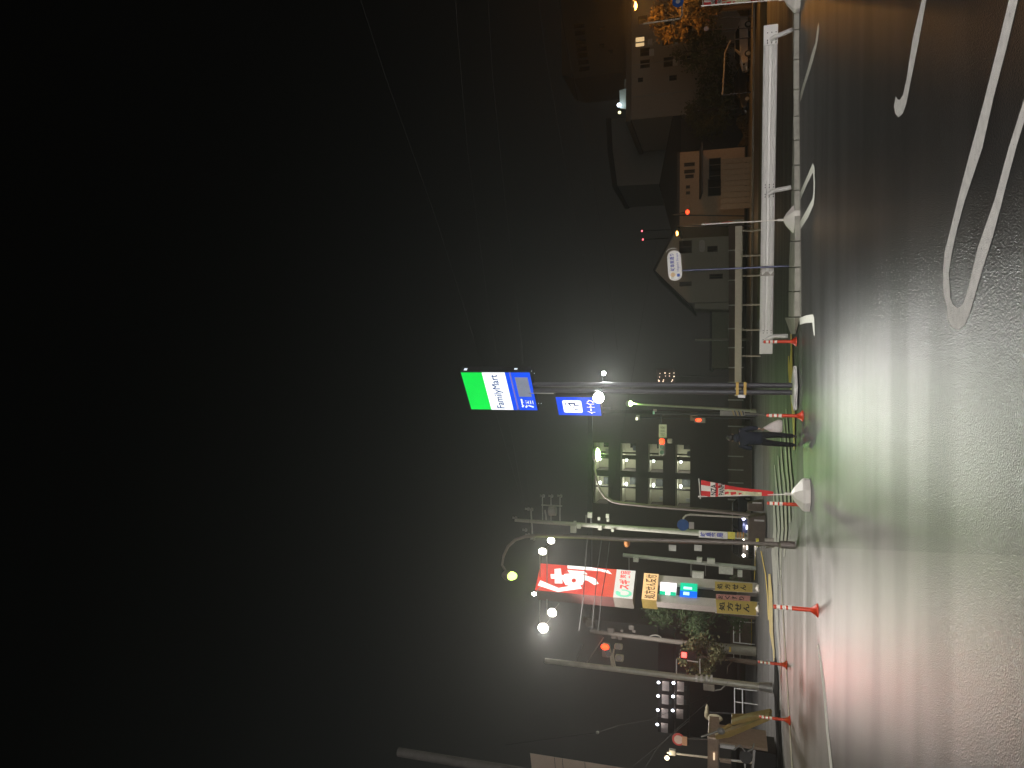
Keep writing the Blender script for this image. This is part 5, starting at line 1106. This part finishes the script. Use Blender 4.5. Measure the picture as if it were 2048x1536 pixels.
# ------------------------------------------------------------------ trees
def tree(label, foot, h, rx, rz, cz, m_leaf, m_trunk, n, leaf=.3, kind='tree', conifer=False, seed=1, grp='trees beyond the road'):
    rnd = random.Random(seed); t = thing(kind, label, 'tree', foot, grp)
    tr = MB(); tr.tube([foot, foot + Vector((.05 * rx, 0, h * .3)), foot + Vector((0, .1, h * .9))], [.05 * h ** .7 + .04, .04 * h ** .7 + .02, .02], 8)
    tips = []
    for k in range(9 if not conifer else 14):
        z = h * (.3 + .6 * k / (9 if not conifer else 14)); a = rnd.uniform(0, 6.28); rr_ = rx * rnd.uniform(.5, .9) * ((1 - (z / h) ** 1.5) + .2 if conifer else 1)
        e_ = foot + Vector((math.cos(a) * rr_, math.sin(a) * rr_, z + h * .08)); tr.tube([foot + Vector((0, 0, z)), (foot + Vector((0, 0, z))).lerp(e_, .5) + Vector((0, 0, .15)), e_], [.05, .035, .012], 5); tips.append(e_)
    tr.build('trunk', m_trunk, t, True)
    vs = []; fs = []
    cl = []
    for k in range(26):
        a = rnd.uniform(0, 6.28); v = rnd.uniform(-1, 1); r_ = rnd.uniform(.45, 1) ** .5
        if conifer:
            zz_ = rnd.uniform(0, 1); rad = rx * (1 - zz_) ** .8 * rnd.uniform(.4, 1); cl.append((foot + Vector((math.cos(a) * rad, math.sin(a) * rad, cz - rz + 2 * rz * zz_)), rx * .3))
        else:
            q_ = math.sqrt(1 - v * v); cl.append((foot + Vector((math.cos(a) * q_ * rx * r_, math.sin(a) * q_ * rx * r_, cz + v * rz * r_)), rx * rnd.uniform(.22, .42)))
    for k in range(n):
        c, rr_ = cl[rnd.randrange(len(cl))]
        p_ = c + Vector((rnd.gauss(0, 1), rnd.gauss(0, 1), rnd.gauss(0, .8))) * rr_ * .55
        a1_ = Vector((rnd.gauss(0, 1), rnd.gauss(0, 1), rnd.gauss(0, 1))).normalized(); a2_ = a1_.orthogonal().normalized(); s_ = leaf * rnd.uniform(.5, 1.1)
        if conifer: a1_ = (a1_ + Vector((0, 0, -.5))).normalized(); a2_ = a1_.orthogonal().normalized() * .45
        i = len(vs); vs += [p_ - a1_ * s_ * .5, p_ + a2_ * s_ * .35, p_ + a1_ * s_ * .5, p_ - a2_ * s_ * .35]; fs.append((i, i + 1, i + 2, i + 3))
    me = bpy.data.meshes.new('crown'); me.from_pydata([v - foot for v in vs], [], fs); me.materials.append(m_leaf)
    o = bpy.data.objects.new('crown', me); C.objects.link(o); o.parent = t
    return t
M_lf = mat('dark green foliage', (.07, .11, .045), .8, var=.35, scale=2); M_lf2 = mat('olive foliage', (.09, .09, .035), .8, var=.35, scale=2); M_lo = mat('autumn foliage', (.16, .10, .03), .8, var=.35, scale=2)
M_tk = mat('bark', (.08, .06, .045), .9)
tree('bushy green conifer behind the left side of the drugstore sign', foot_at(1500, 1232, 50), 6.6, 2.3, 2.9, 3.9, M_lf, M_tk, 5200, .32, 'conifer_tree', True, 3)
tree('small round olive tree below the red pedestrian light', foot_at(1500, 1325, 47), 4.6, 1.1, 1.2, 3.3, M_lf2, M_tk, 2600, .2, 'small_tree', False, 5)
tree('leafy tree glowing orange right under the sodium lamp', foot_at(1500, 12, 62), 8.2, 1.7, 2.4, 6.0, M_lo, M_tk, 3200, .34, 'autumn_tree', False, 8)
tree('half-bare orange tree at the right edge beside the banner', foot_at(1500, -12, 57), 5.2, 1.6, 1.8, 3.7, M_lo, M_tk, 1800, .3, 'autumn_tree', False, 9)
tree('olive tree before the beige apartment wall, left of the orange tree', foot_at(1500, 88, 72), 7.0, 1.9, 2.6, 4.6, M_lf2, M_tk, 3000, .36, 'broadleaf_tree', False, 11)
tree('broad dark olive tree between the apartment block and the grey building', foot_at(1500, 212, 76), 6.0, 2.4, 2.0, 3.9, M_lf2, M_tk, 3200, .36, 'broadleaf_tree', False, 12)
tree('dim bushy tree between the dark cars and the apartment wall', foot_at(1500, 165, 80), 5.4, 2.6, 2.0, 3.4, M_lf2, M_tk, 2600, .36, 'broadleaf_tree', False, 14)
# low hedge
rnd = random.Random(4); vs = []; fs = []
for k in range(9000):
    y_ = rnd.uniform(10, 290); D = rnd.uniform(73, 76); q_ = foot_at(1490, y_, D); p_ = Vector((q_.x, D, .1 + 1.1 * rnd.random() * (.7 + .3 * math.sin(y_ * .11))))
    a1_ = Vector((rnd.gauss(0, 1), rnd.gauss(0, 1), rnd.gauss(0, 1))).normalized() * .13; a2_ = a1_.orthogonal() * .7; i = len(vs)
    vs += [p_ - a1_, p_ + a2_, p_ + a1_, p_ - a2_]; fs.append((i, i + 1, i + 2, i + 3))
me = bpy.data.meshes.new('hedge'); me.from_pydata(vs, [], fs); me.materials.append(M_lo); o = bpy.data.objects.new('hedge', me); C.objects.link(o)
tag(o, 'low straggly hedge along the far orange-lit footway', 'hedge'); o['kind'] = 'stuff'
# overhead sign bracket with blue round sign at the right edge
D = 40
t = thing('overhead_sign', 'orange-lit pipe bracket with a round blue sign at the upper right edge', 'road sign', foot_at(1500, -30, D))
m_ = mat('pale pipe', (.5, .42, .36), .5, .2)
MB().tube([at(1287, 47, D), at(1356, 38, D), at(1361, 36, D), at(1364, 30, D), at(1364, -30, D)], .045, 8).build('bracket', m_, t, True)
MB().tube([at(1364, -30, D), foot_at(1500, -30, D)], .07, 8).build('pole', m_, t, True)
c_ = at(1356, 3, D - .1); MB().tube([c_, c_ + Vector((0, .03, 0))], .3, 24).build('disc', mat('blue road sign', (.01, .12, .5), .4), t)
MB().tube([c_ + Vector((0, -.01, 0)), c_ + Vector((0, -.02, 0))], .12, 16).build('arrow_mark', M_white, t)
D = 60; c_ = at(1418, 35, D)
t = thing('round_road_sign', 'small purple-pink round sign with a leaning orange plate at right', 'road sign', foot_at(1500, 33, D))
MB().tube([foot_at(1500, 33, D), c_ + Vector((0, .1, .3))], .04, 6).build('pole', M_dark, t)
MB().tube([c_, c_ + Vector((0, .03, 0))], .27, 20).build('disc', mat('purple sign', (.4, .08, .25), .5), t); MB().box(at(1428, 26, D), (.35, .04, .6)).build('sub_plate', mat('orange plate', (.55, .33, .22), .5), t)
D = 60; c_ = at(1413, 57, D)
t = thing('round_road_sign', 'small round blue sign left of the purple one', 'road sign', foot_at(1500, 57, D))
MB().tube([foot_at(1500, 57, D), c_ + Vector((0, .1, .2))], .04, 6).build('pole', M_dark, t); MB().tube([c_, c_ + Vector((0, .03, 0))], .2, 16).build('disc', mat('pale blue sign', (.15, .2, .45), .4), t)

# ------------------------------------------------------------------ the convenience store behind the photographer: its lit front lights the lot
t = thing('convenience_store', 'convenience store with a lit glass front behind the photographer', 'shop', Vector((2, -5.6, 0)))
MB().prism([(-9, -16, 0), (13, -16, 0), (13, -5.8, 0), (-9, -5.8, 0)], (0, 0, 3.9)).build('wall', mat('white shop wall', (.6, .6, .6), .7), t)
M_shop = emis('lit shop interior', (1, .94, .87), 20)
for k in range(9):
    x0 = -7.6 + k * 2.2
    f_ = MB().box((x0 + 1, -5.7, 1.35), (2.1, .14, 2.5)).build('window', M_galv, t)
    MB().box((x0 + 1, -5.6, 1.35), (1.96, .04, 2.34)).build('pane', M_shop, f_)
MB().box((2, -5.6, 3.25), (21, .3, .8)).build('fascia', emis('lit fascia', (1, .96, .92), 16.0), t)

# ------------------------------------------------------------------ haze volume, added in place of lens glare around the lamps
hz = MB().box((0, 90, 21.5), (230, 220, 45.2)).build('haze', None, None); hz['kind'] = 'stuff'
hm = bpy.data.materials.new('glare haze'); hm.use_nodes = True; hm.node_tree.nodes.clear()
ho = hm.node_tree.nodes.new('ShaderNodeOutputMaterial'); hv = hm.node_tree.nodes.new('ShaderNodeVolumePrincipled')
hv.inputs['Color'].default_value = (.9, .92, .9, 1); hv.inputs['Density'].default_value = .00078; hv.inputs['Anisotropy'].default_value = .78
hm.node_tree.links.new(hv.outputs[0], ho.inputs['Volume']); hz.data.materials.clear(); hz.data.materials.append(hm)
